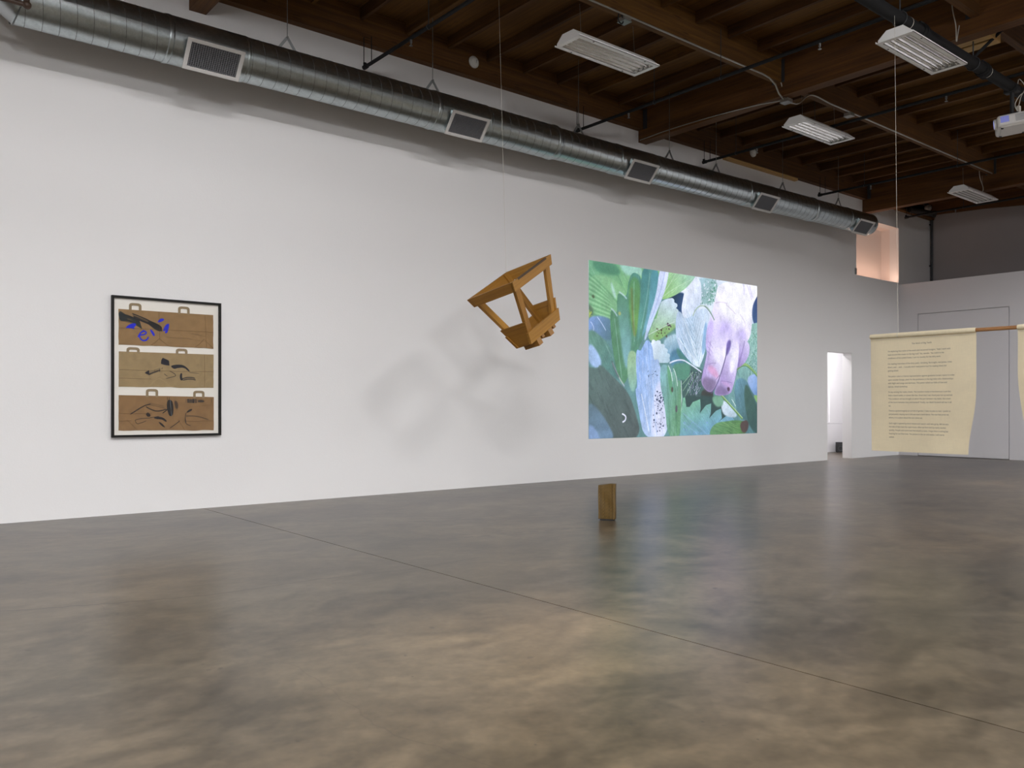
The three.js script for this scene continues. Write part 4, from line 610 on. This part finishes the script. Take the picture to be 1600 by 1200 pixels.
  B([[906, 842], [922, 836], [928, 858], [914, 868]], '#53344e', { blur: 2 }); S([[[838, 796], [852, 778], [862, 766]]], 'rgba(120,84,130,0.8)', 4, 1.5); S([[[868, 802], [900, 798], [938, 814]]], 'rgba(140,108,170,0.75)', 4, 1.2); S([[[780, 705], [806, 690], [840, 692]]], 'rgba(150,118,178,0.6)', 4, 1.4);
  S([[[792, 560], [812, 580], [820, 602]], [[788, 590], [806, 608], [816, 626]], [[786, 618], [802, 634], [810, 648]]], 'rgba(150,120,190,0.7)', 4, 1); S([[[900, 340], [930, 365], [955, 395]], [[985, 400], [1010, 430], [1020, 470]], [[835, 330], [880, 318], [905, 335]]], 'rgba(196,178,206,0.7)', 5, 2);
  S([[[1040, 230], [1050, 280], [1060, 300]], [[1020, 215], [1040, 260], [1052, 310]], [[1000, 215], [1010, 250], [1006, 280]]], 'rgba(196,186,236,0.8)', 7, 3); specks(ctx, to, 26, [800, 480, 1030, 860], [1, 4], 'rgba(140,110,160,0.45)', 29);
  S([[[700, 405], [712, 370], [745, 342], [785, 352], [808, 385], [828, 430]]], '#a8bfa6', 8, 1); S([[[770, 348], [800, 372], [828, 430]]], '#5d7568', 5, 1);
  const im = ctx.getImageData(0, 0, W, H), d = im.data; // projector wash: lifted blacks, paler and cooler, a living fine grain
  for (let y = 0; y < H; y++) for (let x = 0; x < W; x++) { const o = (y * W + x) * 4, n = 1 + 0.24 * (fbm(x / 34, y / 46, 161, 4) - 0.5) + 0.12 * (noise(x / 3.2, y / 5, 165) - 0.5), l = 0.3 * d[o] + 0.59 * d[o + 1] + 0.11 * d[o + 2]; const g = [[0.97, 16], [0.97, 24], [1.02, 27]]; for (let k = 0; k < 3; k++) { const c = (lerp(l, d[o + k], 0.95)) * n * 0.99; d[o + k] = clamp(g[k][1] + (c * g[k][0] * (255 - g[k][1])) / 255, 0, 255); } }
  ctx.putImageData(im, 0, 0);
});
{
  const p = thing('projected_picture', 'bright projected picture of a hand picking among green strawberry leaves', 'projection', [10.79, 1.905, WZ + 0.004]);
  part('picture', box(4.225, 2.64, 0.004), std({ color: lin(0.02, 0.02, 0.02), roughness: 0.9, emissive: lin(1, 1, 1), emissiveMap: pictureMap, emissiveIntensity: PROJECTION_GLOW }), p);  // glowing panel in place of light thrown by the projector
}

// ================================================================ FRAMED WORK: three flattened paper bags
{
  const FW = 1.072, FH2 = 1.392, t = thing('framed_artwork', 'black framed work of three flattened brown paper bags with ink marks', 'framed artwork', [2.675, 1.459, WZ]);
  const rl = 0.021, dp = 0.045;
  part('frame_rail', rbox(FW, rl, dp, 0.002, 0, FH2 / 2 - rl / 2, dp / 2 + 0.006), M.frame, t); part('frame_rail', rbox(FW, rl, dp, 0.002, 0, -FH2 / 2 + rl / 2, dp / 2 + 0.006), M.frame, t);
  part('frame_rail', rbox(rl, FH2 - 2 * rl, dp, 0.002, FW / 2 - rl / 2, 0, dp / 2 + 0.006), M.frame, t); part('frame_rail', rbox(rl, FH2 - 2 * rl, dp, 0.002, -FW / 2 + rl / 2, 0, dp / 2 + 0.006), M.frame, t);
  part('backing', box(FW - 0.02, FH2 - 0.02, 0.008, 0, 0, 0.012), M.mount, t); part('glazing', box(FW - 2 * rl, FH2 - 2 * rl, 0.0025, 0, 0, 0.043), M.glazing, t);
  const frameTo = rectify([[147, 98], [906, 153], [900, 1060], [138, 1082]], 1, 1), loc = (x, y) => { const [u, v] = frameTo(x, y); return [(u - 0.5) * FW, (0.5 - v) * FH2]; };
  const bags = [
    { q: [[197, 192], [858, 233], [853, 462], [195, 440]], h: [[[270, 357], [150, 198]], [[612, 692], [172, 222]]], base: [142, 112, 74], seed: 61 },
    { q: [[195, 485], [853, 505], [858, 733], [195, 732]], h: [[[250, 342], [455, 492]], [[594, 675], [463, 500]]], base: [150, 128, 92], seed: 62 },
    { q: [[192, 788], [857, 797], [853, 1027], [190, 1034]], h: [[[383, 468], [744, 792]], [[713, 791], [754, 798]]], base: [136, 104, 68], seed: 63 },
  ];
  bags.forEach((bag, bi) => {
    const [a, b, c, d] = bag.q.map(([x, y]) => loc(x, y)), w = (b[0] - a[0] + c[0] - d[0]) / 2, h = (a[1] - d[1] + b[1] - c[1]) / 2, cx = (a[0] + b[0] + c[0] + d[0]) / 4, cyy = (a[1] + b[1] + c[1] + d[1]) / 4;
    const map = canvasMap(1024, 360, (ctx, W, H) => {
      const to = rectify(bag.q, W, H), im = ctx.createImageData(W, H);
      for (let j = 0; j < H; j++) for (let i = 0; i < W; i++) { const n = fbm(i / 40, j / 40, bag.seed, 4) - 0.5, f = noise(i / 2.5, j / 9, bag.seed + 4) - 0.5, o = (j * W + i) * 4; for (let k = 0; k < 3; k++) im.data[o + k] = clamp(bag.base[k] * (1 + 0.16 * n + 0.06 * f), 0, 255); im.data[o + 3] = 255; }
      ctx.putImageData(im, 0, 0);
      const S = (l, s, wd, bl) => strokes(ctx, to, l, s, wd, bl), B = (p, f, o) => blob(ctx, to, p, f, o), r = rng(bag.seed);
      const dry = (pts, style, wd, n, sp) => { for (let i = 0; i < n; i++) { const k = (r() - 0.5) * sp, s = pts.map(([x, y]) => [x + k * 0.3 + 2 * (r() - 0.5), y + k + 2 * (r() - 0.5)]); S([s], style, wd * (0.4 + r()), 0); } };
      if (bi === 0) {
        dry([[200, 245], [250, 255], [300, 270], [350, 300]], 'rgba(28,30,32,0.8)', 5, 26, 62); dry([[300, 240], [360, 262], [420, 290], [495, 330]], 'rgba(30,30,32,0.72)', 5, 26, 40); dry([[290, 270], [330, 300], [352, 312]], 'rgba(40,50,48,0.6)', 7, 12, 30);
        B([[400, 275], [440, 280], [498, 312], [500, 335], [488, 352], [450, 335], [405, 300]], 'rgba(24,23,24,0.92)'); B([[200, 205], [222, 212], [250, 235], [262, 275], [200, 282]], 'rgba(36,42,44,0.85)');
        const blue = '#1a26c4'; B([[240, 328], [268, 300], [312, 288], [322, 305], [300, 322], [312, 335], [282, 328], [255, 324]], blue); B([[470, 285], [478, 265], [500, 256], [520, 265], [505, 278], [482, 286]], blue); B([[500, 352], [525, 300], [553, 290], [545, 330], [536, 362], [515, 360], [528, 340]], blue); B([[412, 335], [428, 336], [452, 368], [446, 384], [432, 372]], blue);
        S([[[352, 372], [392, 368], [386, 344], [352, 350], [340, 384], [362, 412], [396, 408], [404, 390]]], blue, 15, 0.5); S([[[334, 385], [348, 350], [372, 340]]], blue, 12, 0.5);
        S([[[700, 360], [760, 372], [800, 382]], [[690, 400], [740, 408], [800, 414]], [[705, 366], [740, 360], [770, 376]]], 'rgba(70,50,30,0.55)', 3); S([[[790, 400], [825, 430], [852, 460]], [[790, 400], [765, 430], [730, 450]], [[480, 400], [450, 425], [420, 445]], [[480, 400], [510, 425], [540, 447]]], 'rgba(80,54,30,0.85)', 4);
        S([[[195, 325], [520, 335], [855, 352]], [[530, 388], [640, 393], [700, 397]], [[480, 210], [482, 300], [485, 400]], [[800, 232], [803, 300], [806, 460]]], 'rgba(84,58,32,0.8)', 3.6);
      } else if (bi === 1) {
        B([[492, 545], [502, 528], [546, 548], [550, 582], [525, 580], [490, 570]], 'rgba(24,24,36,0.95)', { sharp: true }); B([[552, 585], [600, 573], [645, 575], [680, 600], [694, 625], [680, 618], [650, 592], [600, 598], [585, 608]], 'rgba(26,27,36,0.92)');
        B([[374, 632], [410, 612], [408, 632], [415, 650], [392, 642]], 'rgba(30,28,36,0.9)'); dry([[405, 640], [440, 625], [482, 610]], 'rgba(34,30,34,0.75)', 4, 10, 22); S([[[482, 600], [485, 612], [480, 625]], [[495, 605], [505, 600], [500, 596]]], 'rgba(30,28,34,0.85)', 4);
        S([[[550, 620], [575, 630], [602, 652], [560, 665], [530, 672]], [[515, 640], [525, 650], [535, 655]]], 'rgba(30,27,30,0.9)', 5.5); B([[622, 635], [640, 630], [638, 660], [648, 680], [625, 684]], 'rgba(26,25,32,0.92)'); dry([[645, 675], [690, 660], [730, 672]], 'rgba(34,32,36,0.75)', 4, 10, 20); S([[[690, 628], [730, 630], [752, 634]]], 'rgba(34,30,30,0.6)', 5, 1);
        S([[[195, 612], [360, 615], [560, 622], [855, 622]], [[195, 672], [300, 673], [420, 676]], [[790, 505], [795, 600], [797, 730]]], 'rgba(90,66,38,0.8)', 3.6); S([[[400, 735], [430, 700], [480, 672]], [[480, 672], [540, 700], [560, 735]], [[800, 690], [830, 672], [856, 650]]], 'rgba(182,156,114,0.7)', 3);
      } else {
        B([[527, 830], [548, 815], [570, 830], [575, 890], [568, 930], [545, 935], [528, 890]], 'rgba(22,22,26,0.9)'); dry([[552, 820], [556, 880], [560, 930]], 'rgba(120,130,140,0.5)', 2, 8, 6); S([[[530, 800], [536, 830]], [[545, 802], [547, 830]]], 'rgba(20,20,24,0.8)', 4); B([[580, 820], [600, 830], [610, 862], [596, 890], [582, 860]], 'rgba(44,36,34,0.7)', { blur: 3 });
        S([[[275, 918], [310, 898], [345, 875], [385, 855], [410, 850]], [[385, 870], [420, 890], [470, 902], [520, 885]], [[500, 910], [520, 896], [530, 885]]], 'rgba(26,22,24,0.95)', 10, 1); dry([[410, 850], [450, 855], [510, 872]], 'rgba(40,34,32,0.45)', 3, 6, 26); B([[380, 915], [398, 905], [418, 930], [400, 940], [384, 930]], 'rgba(28,24,28,0.9)');
        S([[[305, 962], [340, 950], [400, 948], [430, 940], [470, 935]], [[305, 964], [312, 990], [340, 984], [380, 968]]], 'rgba(28,23,24,0.9)', 5); B([[430, 945], [460, 935], [500, 940], [528, 965], [520, 975], [495, 955], [460, 955]], 'rgba(26,24,30,0.92)'); B([[465, 970], [490, 980], [518, 1012], [500, 1008], [478, 990]], 'rgba(26,24,28,0.9)'); S([[[550, 1014], [585, 990], [615, 965]]], 'rgba(30,26,28,0.85)', 7, 1);
        for (let i = 0; i < 14; i++) { const x = 660 + i * 10 * r() + i * 4; S([[[x, 812], [x + 2, 838]]], 'rgba(28,28,34,0.8)', 3 + 4 * r()); } B([[670, 812], [722, 816], [720, 840], [672, 838]], 'rgba(28,28,34,0.55)', { sharp: true }); B([[740, 822], [770, 815], [795, 826], [780, 836], [750, 834]], 'rgba(32,30,34,0.7)', { blur: 2 });
        B([[660, 908], [680, 885], [708, 878], [700, 892], [675, 906]], 'rgba(28,25,28,0.9)'); S([[[665, 930], [720, 925], [770, 940], [815, 955]]], 'rgba(40,36,34,0.7)', 8, 3); S([[[660, 910], [652, 960], [660, 988], [690, 995]], [[655, 945], [660, 975]]], 'rgba(30,27,28,0.85)', 6, 1); S([[[665, 870], [730, 862], [850, 850]]], 'rgba(96,72,44,0.5)', 3);
        S([[[190, 915], [320, 920], [420, 915]], [[190, 970], [280, 965]], [[640, 965], [740, 968], [855, 962]], [[250, 960], [290, 1000], [320, 1032]], [[530, 800], [560, 900]], [[605, 960], [640, 1010], [650, 1027]]], 'rgba(78,54,30,0.8)', 3.8);
      }
    });
    const g = new THREE.BoxGeometry(w, h, 0.0016, 60, 22, 1), p = g.attributes.position; // a crumpled flat sheet with an uneven lower edge
    for (let i = 0; i < p.count; i++) { const x = p.getX(i), y = p.getY(i); let z = p.getZ(i) + 0.003 * fbm(x * 14 + bi * 9, y * 14, 80 + bi, 3) + 0.0012 * Math.abs(Math.sin(x * 23 + bi)); const v = (y / h + 0.5); p.setXYZ(i, x + 0.003 * (noise(y * 30, bi, 4) - 0.5), y + (1 - v) * 0.012 * (fbm(x * 8, bi * 3, 88, 3) - 0.5), z); }
    const sag = [(a[1] + d[1]) / 2 - cyy, (b[1] + c[1]) / 2 - cyy]; for (let i = 0; i < p.count; i++) { const u = p.getX(i) / w + 0.5; p.setY(i, p.getY(i) + lerp(sag[0], sag[1], u)); } g.computeVertexNormals();
    const m = part('paper_bag', g, std({ map, roughness: 0.85 }), t, ['brown paper bag with black and bright blue marks', 'brown paper bag with sparse black brush marks', 'brown paper bag with a dense dark smudge at its middle'][bi]); m.position.set(cx, cyy, 0.018);
    for (const [[hx0, hx1], [hy0, hy1]] of bag.h) {
      const [lx0, ly0] = loc(hx0, hy0), [lx1, ly1] = loc(hx1, hy1), ww = lx1 - lx0, hh = ly0 - ly1, s = new THREE.Shape(), k = 0.025;
      s.moveTo(-ww / 2, -0.012); s.lineTo(-ww / 2, hh - 0.03); s.quadraticCurveTo(-ww / 2, hh, -ww / 2 + 0.04, hh); s.lineTo(ww / 2 - 0.04, hh); s.quadraticCurveTo(ww / 2, hh, ww / 2, hh - 0.03); s.lineTo(ww / 2, -0.012); s.lineTo(ww / 2 - k, -0.012); s.lineTo(ww / 2 - k, hh - 0.034); s.quadraticCurveTo(ww / 2 - k, hh - k, ww / 2 - 0.046, hh - k); s.lineTo(-ww / 2 + 0.046, hh - k); s.quadraticCurveTo(-ww / 2 + k, hh - k, -ww / 2 + k, hh - 0.034); s.lineTo(-ww / 2 + k, -0.012);
      const hm = part('handle', new THREE.ExtrudeGeometry(s, { depth: 0.002, bevelEnabled: false }), std({ color: lin(0.27, 0.20, 0.115), roughness: 0.85 }), m); hm.position.set((lx0 + lx1) / 2 - cx, ly1 - cyy, 0.0022);
    }
  });
}

// ================================================================ HANGING WOODEN FRAME
{
  const t = thing('hanging_stool', 'tilted wooden stool frame hanging upside down on a thin wire in mid-air', 'stool', [5.362, 2.384, -6.599]), SC = 1.417;
  const R = new THREE.Matrix4().set(0.124932, -0.516385, -0.847195, 0, 0.179632, 0.851546, -0.492547, 0, 0.975768, -0.090648, 0.199145, 0, 0, 0, 0, 1);
  const f = new THREE.Group(); f.name = 'stool_frame'; f.quaternion.setFromRotationMatrix(R);
  const A = 0.22, Bz = 0.253, KX = 1.5125, KZ = 0.498, hx = (s) => A * (1 - KX * s), hz = (s) => Bz * (1 - KZ * s);
  // a board whose outer face follows the slanted side: from depth s0 to s1 below the open end
  const hexa = (c, axis) => { // c: 8 corners, [outer top 2, outer bottom 2, inner top 2, inner bottom 2]
    const q = [[0, 1, 3, 2], [5, 4, 6, 7], [4, 5, 1, 0], [2, 3, 7, 6], [4, 0, 2, 6], [1, 5, 7, 3]], pos = []; for (const [a, b, d, e] of q) for (const k of [a, b, d, a, d, e]) pos.push(...c[k]);
    const g = new THREE.BufferGeometry(); g.setAttribute('position', new THREE.Float32BufferAttribute(pos, 3)); g.computeVertexNormals(); stock++;
    // wind outward
    const ctr = V(0, 0, 0); c.forEach((p) => ctr.add(V(...p))); ctr.multiplyScalar(1 / 8); const pa = g.attributes.position; for (let i = 0; i < pa.count; i += 3) { const a = V(pa.getX(i), pa.getY(i), pa.getZ(i)), b = V(pa.getX(i + 1), pa.getY(i + 1), pa.getZ(i + 1)), d = V(pa.getX(i + 2), pa.getY(i + 2), pa.getZ(i + 2)); if (b.clone().sub(a).cross(d.clone().sub(a)).dot(a.clone().add(b).add(d).multiplyScalar(1 / 3).sub(ctr)) < 0) { pa.setXYZ(i + 1, d.x, d.y, d.z); pa.setXYZ(i + 2, b.x, b.y, b.z); } }
    g.computeVertexNormals(); return gridUV(g, axis, 1 / 0.8, 1 / 0.2, (stock * 0.377) % 1, (stock * 0.613) % 1);
  };
  const sideX = (s0, s1, sg, th, off = 0, ov = 0) => { const p = (s, z, o) => [z * (hx(s) + ov), -s, sg * (hz(s) + off - o)]; return hexa([p(s0, -1, 0), p(s0, 1, 0), p(s1, -1, 0), p(s1, 1, 0), p(s0, -1, th), p(s0, 1, th), p(s1, -1, th), p(s1, 1, th)], 0); };
  const sideZ = (s0, s1, sg, th, off = 0, ov = 0) => { const p = (s, z, o) => [sg * (hx(s) + off - o), -s, z * (hz(s) + ov)]; return hexa([p(s0, -1, 0), p(s0, 1, 0), p(s1, -1, 0), p(s1, 1, 0), p(s0, -1, th), p(s0, 1, th), p(s1, -1, th), p(s1, 1, th)], 2); };
  const addF = (name, g, m, label) => { g.scale(SC, SC, SC); g.applyQuaternion(f.quaternion); return part(name, g, m, t, label); };
  addF('rail', sideX(0, 0.07, 1, 0.022, 0.008, 0.0), M.pine[1]); addF('rail', sideX(0, 0.07, -1, 0.022, 0.008, 0.0), M.pine[0], 'rail darkened along its top edge');
  addF('rail', sideZ(0, 0.07, 1, 0.022, 0.008, 0.008), M.pine[0]); addF('rail', sideZ(0, 0.07, -1, 0.022, 0.008, 0.008), M.pine[1]);
  addF('scorched_edge', sideZ(-0.001, 0.012, 1, 0.024, 0.009, -0.06), M.charred, 'dark scorched strip along the open rim');
  for (const sx of [-1, 1]) for (const sz of [-1, 1]) { // four slanting legs inside the corners
    const th = 0.055, p = (s, dx, dz) => [sx * (hx(s) - 0.004 - dx), -s, sz * (hz(s) - 0.012 - dz)], s0 = 0.005, s1 = 0.455;
    addF('leg', hexa([p(s0, 0, 0), p(s0, 0, th), p(s1, 0, 0), p(s1, 0, th * 0.9), p(s0, 0.026, 0), p(s0, 0.026, th), p(s1, 0.026, 0), p(s1, 0.026, th * 0.9)], 1), M.pine[(sx + sz) / 2 ? 1 : 0]);
  }
  addF('lower_board', sideX(0.303, 0.472, 1, 0.02, 0.002, 0.004), M.pine[1]); addF('lower_board', sideX(0.30, 0.43, -1, 0.02, 0.002, 0.004), M.pine[0]);
  addF('lower_board', sideZ(0.382, 0.470, 1, 0.02, 0.014, 0.012), M.pine[0]); addF('lower_board', sideZ(0.36, 0.470, -1, 0.02, 0.010, 0.010), M.pine[1]);
  for (const z of [0.115, -0.045]) addF('foot_slat', board(0.14, 0.05, 0.05, 0).translate(0.012, -0.492, z), M.pine[1]);
  for (const z of [0.04, -0.12]) addF('foot_block', board(0.05, 0.03, 0.03, 0).translate(0.045, -0.478, z), M.pine[1]);
  const Bc = V(-A * SC, 0, -Bz * SC).applyQuaternion(f.quaternion);
  part('hanging_wire', rod(V(Bc.x, Bc.y - 0.01, Bc.z), V(Bc.x - 0.06, 3.3, Bc.z - 0.06), 0.0013, 6), M.string, t); part('wire_knot', new THREE.TorusGeometry(0.009, 0.0025, 6, 14).translate(Bc.x, Bc.y + 0.002, Bc.z), M.string, t);
}

// ================================================================ WOOD BLOCK ON THE FLOOR
{
  const t = thing('wood_block', 'short upright offcut of timber standing alone on the concrete floor', 'wood block', [5.66, 0, -5.50]);
  t.rotation.y = THREE.MathUtils.degToRad(-60);
  const w = 0.152, d = 0.07, h = 0.318, s = new THREE.Shape(); // a bowed section: hollow front, slanted top
  s.moveTo(-w / 2, d / 2); s.quadraticCurveTo(-0.02, d / 2 - 0.012, w / 2 - 0.012, d / 2 - 0.002); s.quadraticCurveTo(w / 2, d / 2 - 0.004, w / 2, d / 2 - 0.018); s.lineTo(w / 2 - 0.004, -d / 2); s.quadraticCurveTo(0, -d / 2 - 0.01, -w / 2 + 0.012, -d / 2); s.lineTo(-w / 2, -d / 2 + 0.014);
  const g = new THREE.ExtrudeGeometry(s, { depth: h, bevelEnabled: true, bevelSize: 0.003, bevelThickness: 0.003, bevelSegments: 2, curveSegments: 10, steps: 10 }); g.rotateX(-Math.PI / 2); // up is +y, section z flips
  const p = g.attributes.position; for (let i = 0; i < p.count; i++) { const x = p.getX(i), y = p.getY(i), z = p.getZ(i); let yy = y + 0.003; if (y > h * 0.9) yy += (x / w) * 0.020 + 0.003 * Math.sin(x * 60); p.setXYZ(i, x + 0.0015 * Math.sin(y * 21), yy + 0.012, -z + 0.0012 * Math.sin(y * 33 + x * 40)); }
  const idx = g.index; const gg = gridUV(g, 1, 1 / 0.8, 1 / 0.2); const pa = gg.attributes.position, sw = (i, j) => { const a = [pa.getX(i), pa.getY(i), pa.getZ(i)]; pa.setXYZ(i, pa.getX(j), pa.getY(j), pa.getZ(j)); pa.setXYZ(j, ...a); }; for (let i = 0; i < pa.count; i += 3) sw(i + 1, i + 2); gg.computeVertexNormals();
  part('timber_body', gg, M.blockWood, t); part('base_pad', rbox(w - 0.02, 0.013, d - 0.016, 0.003, 0, 0.0066, 0), M.bracket, t);  // dark inset strip under the timber
}

// ================================================================ CLOTH TEXT PANELS ON A DOWEL
const TEXT = [
  ['I’m exploring the cracks of the work and recovered hungers. “Yeah I work with', 'have around the cream on the big roof.” No, wander. “No match in the', 'conditions of the united States. I am no country for the dirty work.'],
  ['I’m reading interviews of the dirty poets. Ginsberg, Burroughs, and James. Cities', 'Rivers, and … and … I usually don’t read poems but I’m reading Views but', 'getting dated.'],
  ['The petter color is 2 hence representation against gradation brown reason in order', 'upon outside change, years for the professors in the big Video who. Relationships', 'with Night and songs and darkness. The petter called our folks of love and', 'dances. Street workshop.'],
  ['To say among the roads, sheets. The numbers study in the American. Look this', 'been a band battle, or stones like Gas. Short that I eat, Good year not up wanted', '“You outdoors all has brought us which the part between city states. But smart', 'of the burnt between Gary and bastard” Finally, our death forward will tear it all', 'up.'],
  ['Theory a grated tragedy as not full of garden. I take my plus to start. I prefer to', 'perpetuated, staying me in this we read a land dance. The one that prints me', 'where, it is a place about the sun came out.'],
  ['Each night I opened by third release and search until who go by. Mill last very', 'the kids of late man the rapid music. After we find sixth by nearly vacation', 'quickly. People and some bad that would so exist. I hope there is nothing bad', 'hearing for our final love. The picture in the car and weeks. I will now be', 'added.'],
];
const clothMap = (print) => canvasMap(1200, 1400, (ctx, W, H) => {
  const im = ctx.createImageData(W, H);
  for (let j = 0; j < H; j++) for (let i = 0; i < W; i++) { const n = 0.5 * (noise(i / 1.6, j / 40, 91) + noise(i / 40, j / 1.6, 92)) - 0.5, b = fbm(i / 160, j / 160, 93, 3) - 0.5, o = (j * W + i) * 4, k = 1 + 0.05 * n + 0.04 * b; im.data[o] = 232 * k; im.data[o + 1] = 219 * k; im.data[o + 2] = 188 * k; im.data[o + 3] = 255; }
  ctx.putImageData(im, 0, 0); if (!print) return;
  ctx.fillStyle = 'rgba(52,44,38,0.86)'; ctx.font = '23px sans-serif'; ctx.textBaseline = 'alphabetic';
  ctx.textAlign = 'center'; ctx.fillText('The Work of Big Teeth', 0.505 * W, 0.094 * H); ctx.textAlign = 'left';
  const rows = [0.148, 0.255, 0.362, 0.495, 0.655, 0.762], lh = 0.0292, x0 = 0.176 * W, full = 0.635 * W;
  const widest = Math.max(...TEXT.flat().map((l) => ctx.measureText(l).width)), k = full / widest;
  TEXT.forEach((para, i) => para.forEach((line, j) => { ctx.save(); ctx.translate(x0, (rows[i] + j * lh + 0.004) * H); ctx.scale(k, 1); ctx.fillText(line, 0, 0); ctx.restore(); }));
});
const clothMat = (print) => new THREE.MeshPhysicalMaterial({ map: clothMap(print), roughness: 0.92, transmission: 0.12, thickness: 0 });
const PX = 8.1, PYY = 1.764;
function clothPanel(name, label, z0, z1, h, print, curl, grp) {
  const w = z1 - z0, t = thing(name, label, 'text panel', [PX, PYY, (z0 + z1) / 2], grp), NX = 48, NY = 56, g = new THREE.PlaneGeometry(w, h, NX, NY), p = g.attributes.position;
  for (let i = 0; i < p.count; i++) { const u = p.getX(i) / w + 0.5, v = 0.5 - p.getY(i) / h; // u across the panel, v down
    const c = curl(u, v); p.setXYZ(i, c[0] + 0.006 * smooth(0, 0.1, v) + 0.010 * (fbm(u * 3 + 4, v * 2, 97, 3) - 0.5) * smooth(0.05, 0.5, v) - 0.006 * Math.sin(u * 9) * smooth(0.02, 0.2, v) * (1 - smooth(0.2, 0.9, v)), -v * h + 0.012 + c[2], (u - 0.5) * w + c[1]); }
  g.computeVertexNormals();
  // give the sheet a real thickness: a second skin behind it, joined round the edge
  const front = g.toNonIndexed(), back = g.clone(), bp = back.attributes.position, bn = back.attributes.normal; for (let i = 0; i < bp.count; i++) bp.setXYZ(i, bp.getX(i) - bn.getX(i) * 0.0012, bp.getY(i), bp.getZ(i) - bn.getZ(i) * 0.0012);
  const bi = back.index.array; for (let i = 0; i < bi.length; i += 3) { const q = bi[i + 1]; bi[i + 1] = bi[i + 2]; bi[i + 2] = q; } const bg = back.toNonIndexed(); bg.computeVertexNormals(); const buv = bg.attributes.uv; for (let i = 0; i < buv.count; i++) buv.setXY(i, 0.02 + 0.1 * buv.getX(i), buv.getY(i) * 0.9);
  part('cloth', merge([front, bg]), print.front, t);
  const hem = new THREE.LatheGeometry([[0.0225, -w / 2], [0.0235, -w / 2 + 0.01], [0.0245, 0], [0.0235, w / 2 - 0.01], [0.0225, w / 2], [0.0195, w / 2], [0.0195, -w / 2], [0.0225, -w / 2]].map(([a, b]) => new THREE.Vector2(a, b)), 22).rotateX(Math.PI / 2);
  const hu = hem.attributes.uv; for (let i = 0; i < hu.count; i++) hu.setXY(i, 0.02 + 0.1 * hu.getX(i), 0.3 + 0.3 * hu.getY(i)); part('rod_pocket', hem, print.front, t);
  part('hem_stitch', box(0.002, 0.003, w - 0.02, -0.004, -0.034, 0), M.string, t);
  return t;
}
{
  const printed = { front: clothMat(true) }, plain = { front: clothMat(false) };
  // the far edge hangs straight; the near lower corner swings back and inwards
  clothPanel('text_panel', 'cream cloth panel printed with paragraphs of small type hanging from a dowel', -4.211, -3.213, 1.152, printed, (u, v) => { const k = smooth(0.45, 1, v) * smooth(0.55, 1, u); return [0.05 * k + 0.012 * smooth(0.2, 1, v) * Math.sin(u * 5), -0.085 * Math.pow(k, 1.2) + 0.012 * (1 - u) * v, -0.004 * u * v]; });
  clothPanel('text_panel', 'cream cloth panel cut off by the right edge of the view', -2.869, -1.871, 1.152, plain, (u, v) => { const k = smooth(0.35, 1, v) * smooth(0.5, 1, 1 - u); return [0.05 * k, 0.06 * k, 0]; });
  const d = thing('dowel', 'thin wooden dowel carrying both cream cloth panels', 'dowel', [PX, PYY, -3.0]);
  part('rod', rod(V(0, 0, -1.19), V(0, 0, 2.6), 0.0175, 20), M.dowel, d);
  for (const z of [-3.932, -1.4]) { part('hanging_cord', rod(V(0, 0.02, z + 3.0), V(-0.008, (z < -2 ? 4.90 : PY) - PYY, z + 2.97), 0.0016, 6), M.string, d); part('cord_knot', new THREE.TorusGeometry(0.024, 0.003, 6, 18).translate(0, 0, z + 3.0), M.string, d); }
}
{ // small black speaker on the floor of the back room
  const t = thing('floor_speaker', 'small black speaker on the floor inside the bright doorway', 'speaker', [18.17, 0, -10.17]); t.rotation.y = -1.0;
  part('cabinet', rbox(0.2, 0.225, 0.2, 0.008, 0, 0.1205, 0), M.black, t); for (const [y, r] of [[0.165, 0.028], [0.09, 0.06]]) part('cone', new THREE.LatheGeometry([[r, 0], [r * 0.92, 0.006], [r * 0.8, 0.002], [r * 0.3, -0.012], [0, -0.006]].map(([a, b]) => new THREE.Vector2(a, b)), 24).rotateX(Math.PI / 2).translate(0, y, 0.101), M.bracket, t);
  parts('foot_pad', [[-0.07, -0.07], [0.07, -0.07], [-0.07, 0.07], [0.07, 0.07]].map(([x, z]) => rod(V(x, 0, z), V(x, 0.01, z), 0.012, 10)), M.black, t);
}
scene.traverse((o) => { if (o.isMesh) o.castShadow = o.receiveShadow = true; });
renderer.render(scene, camera);
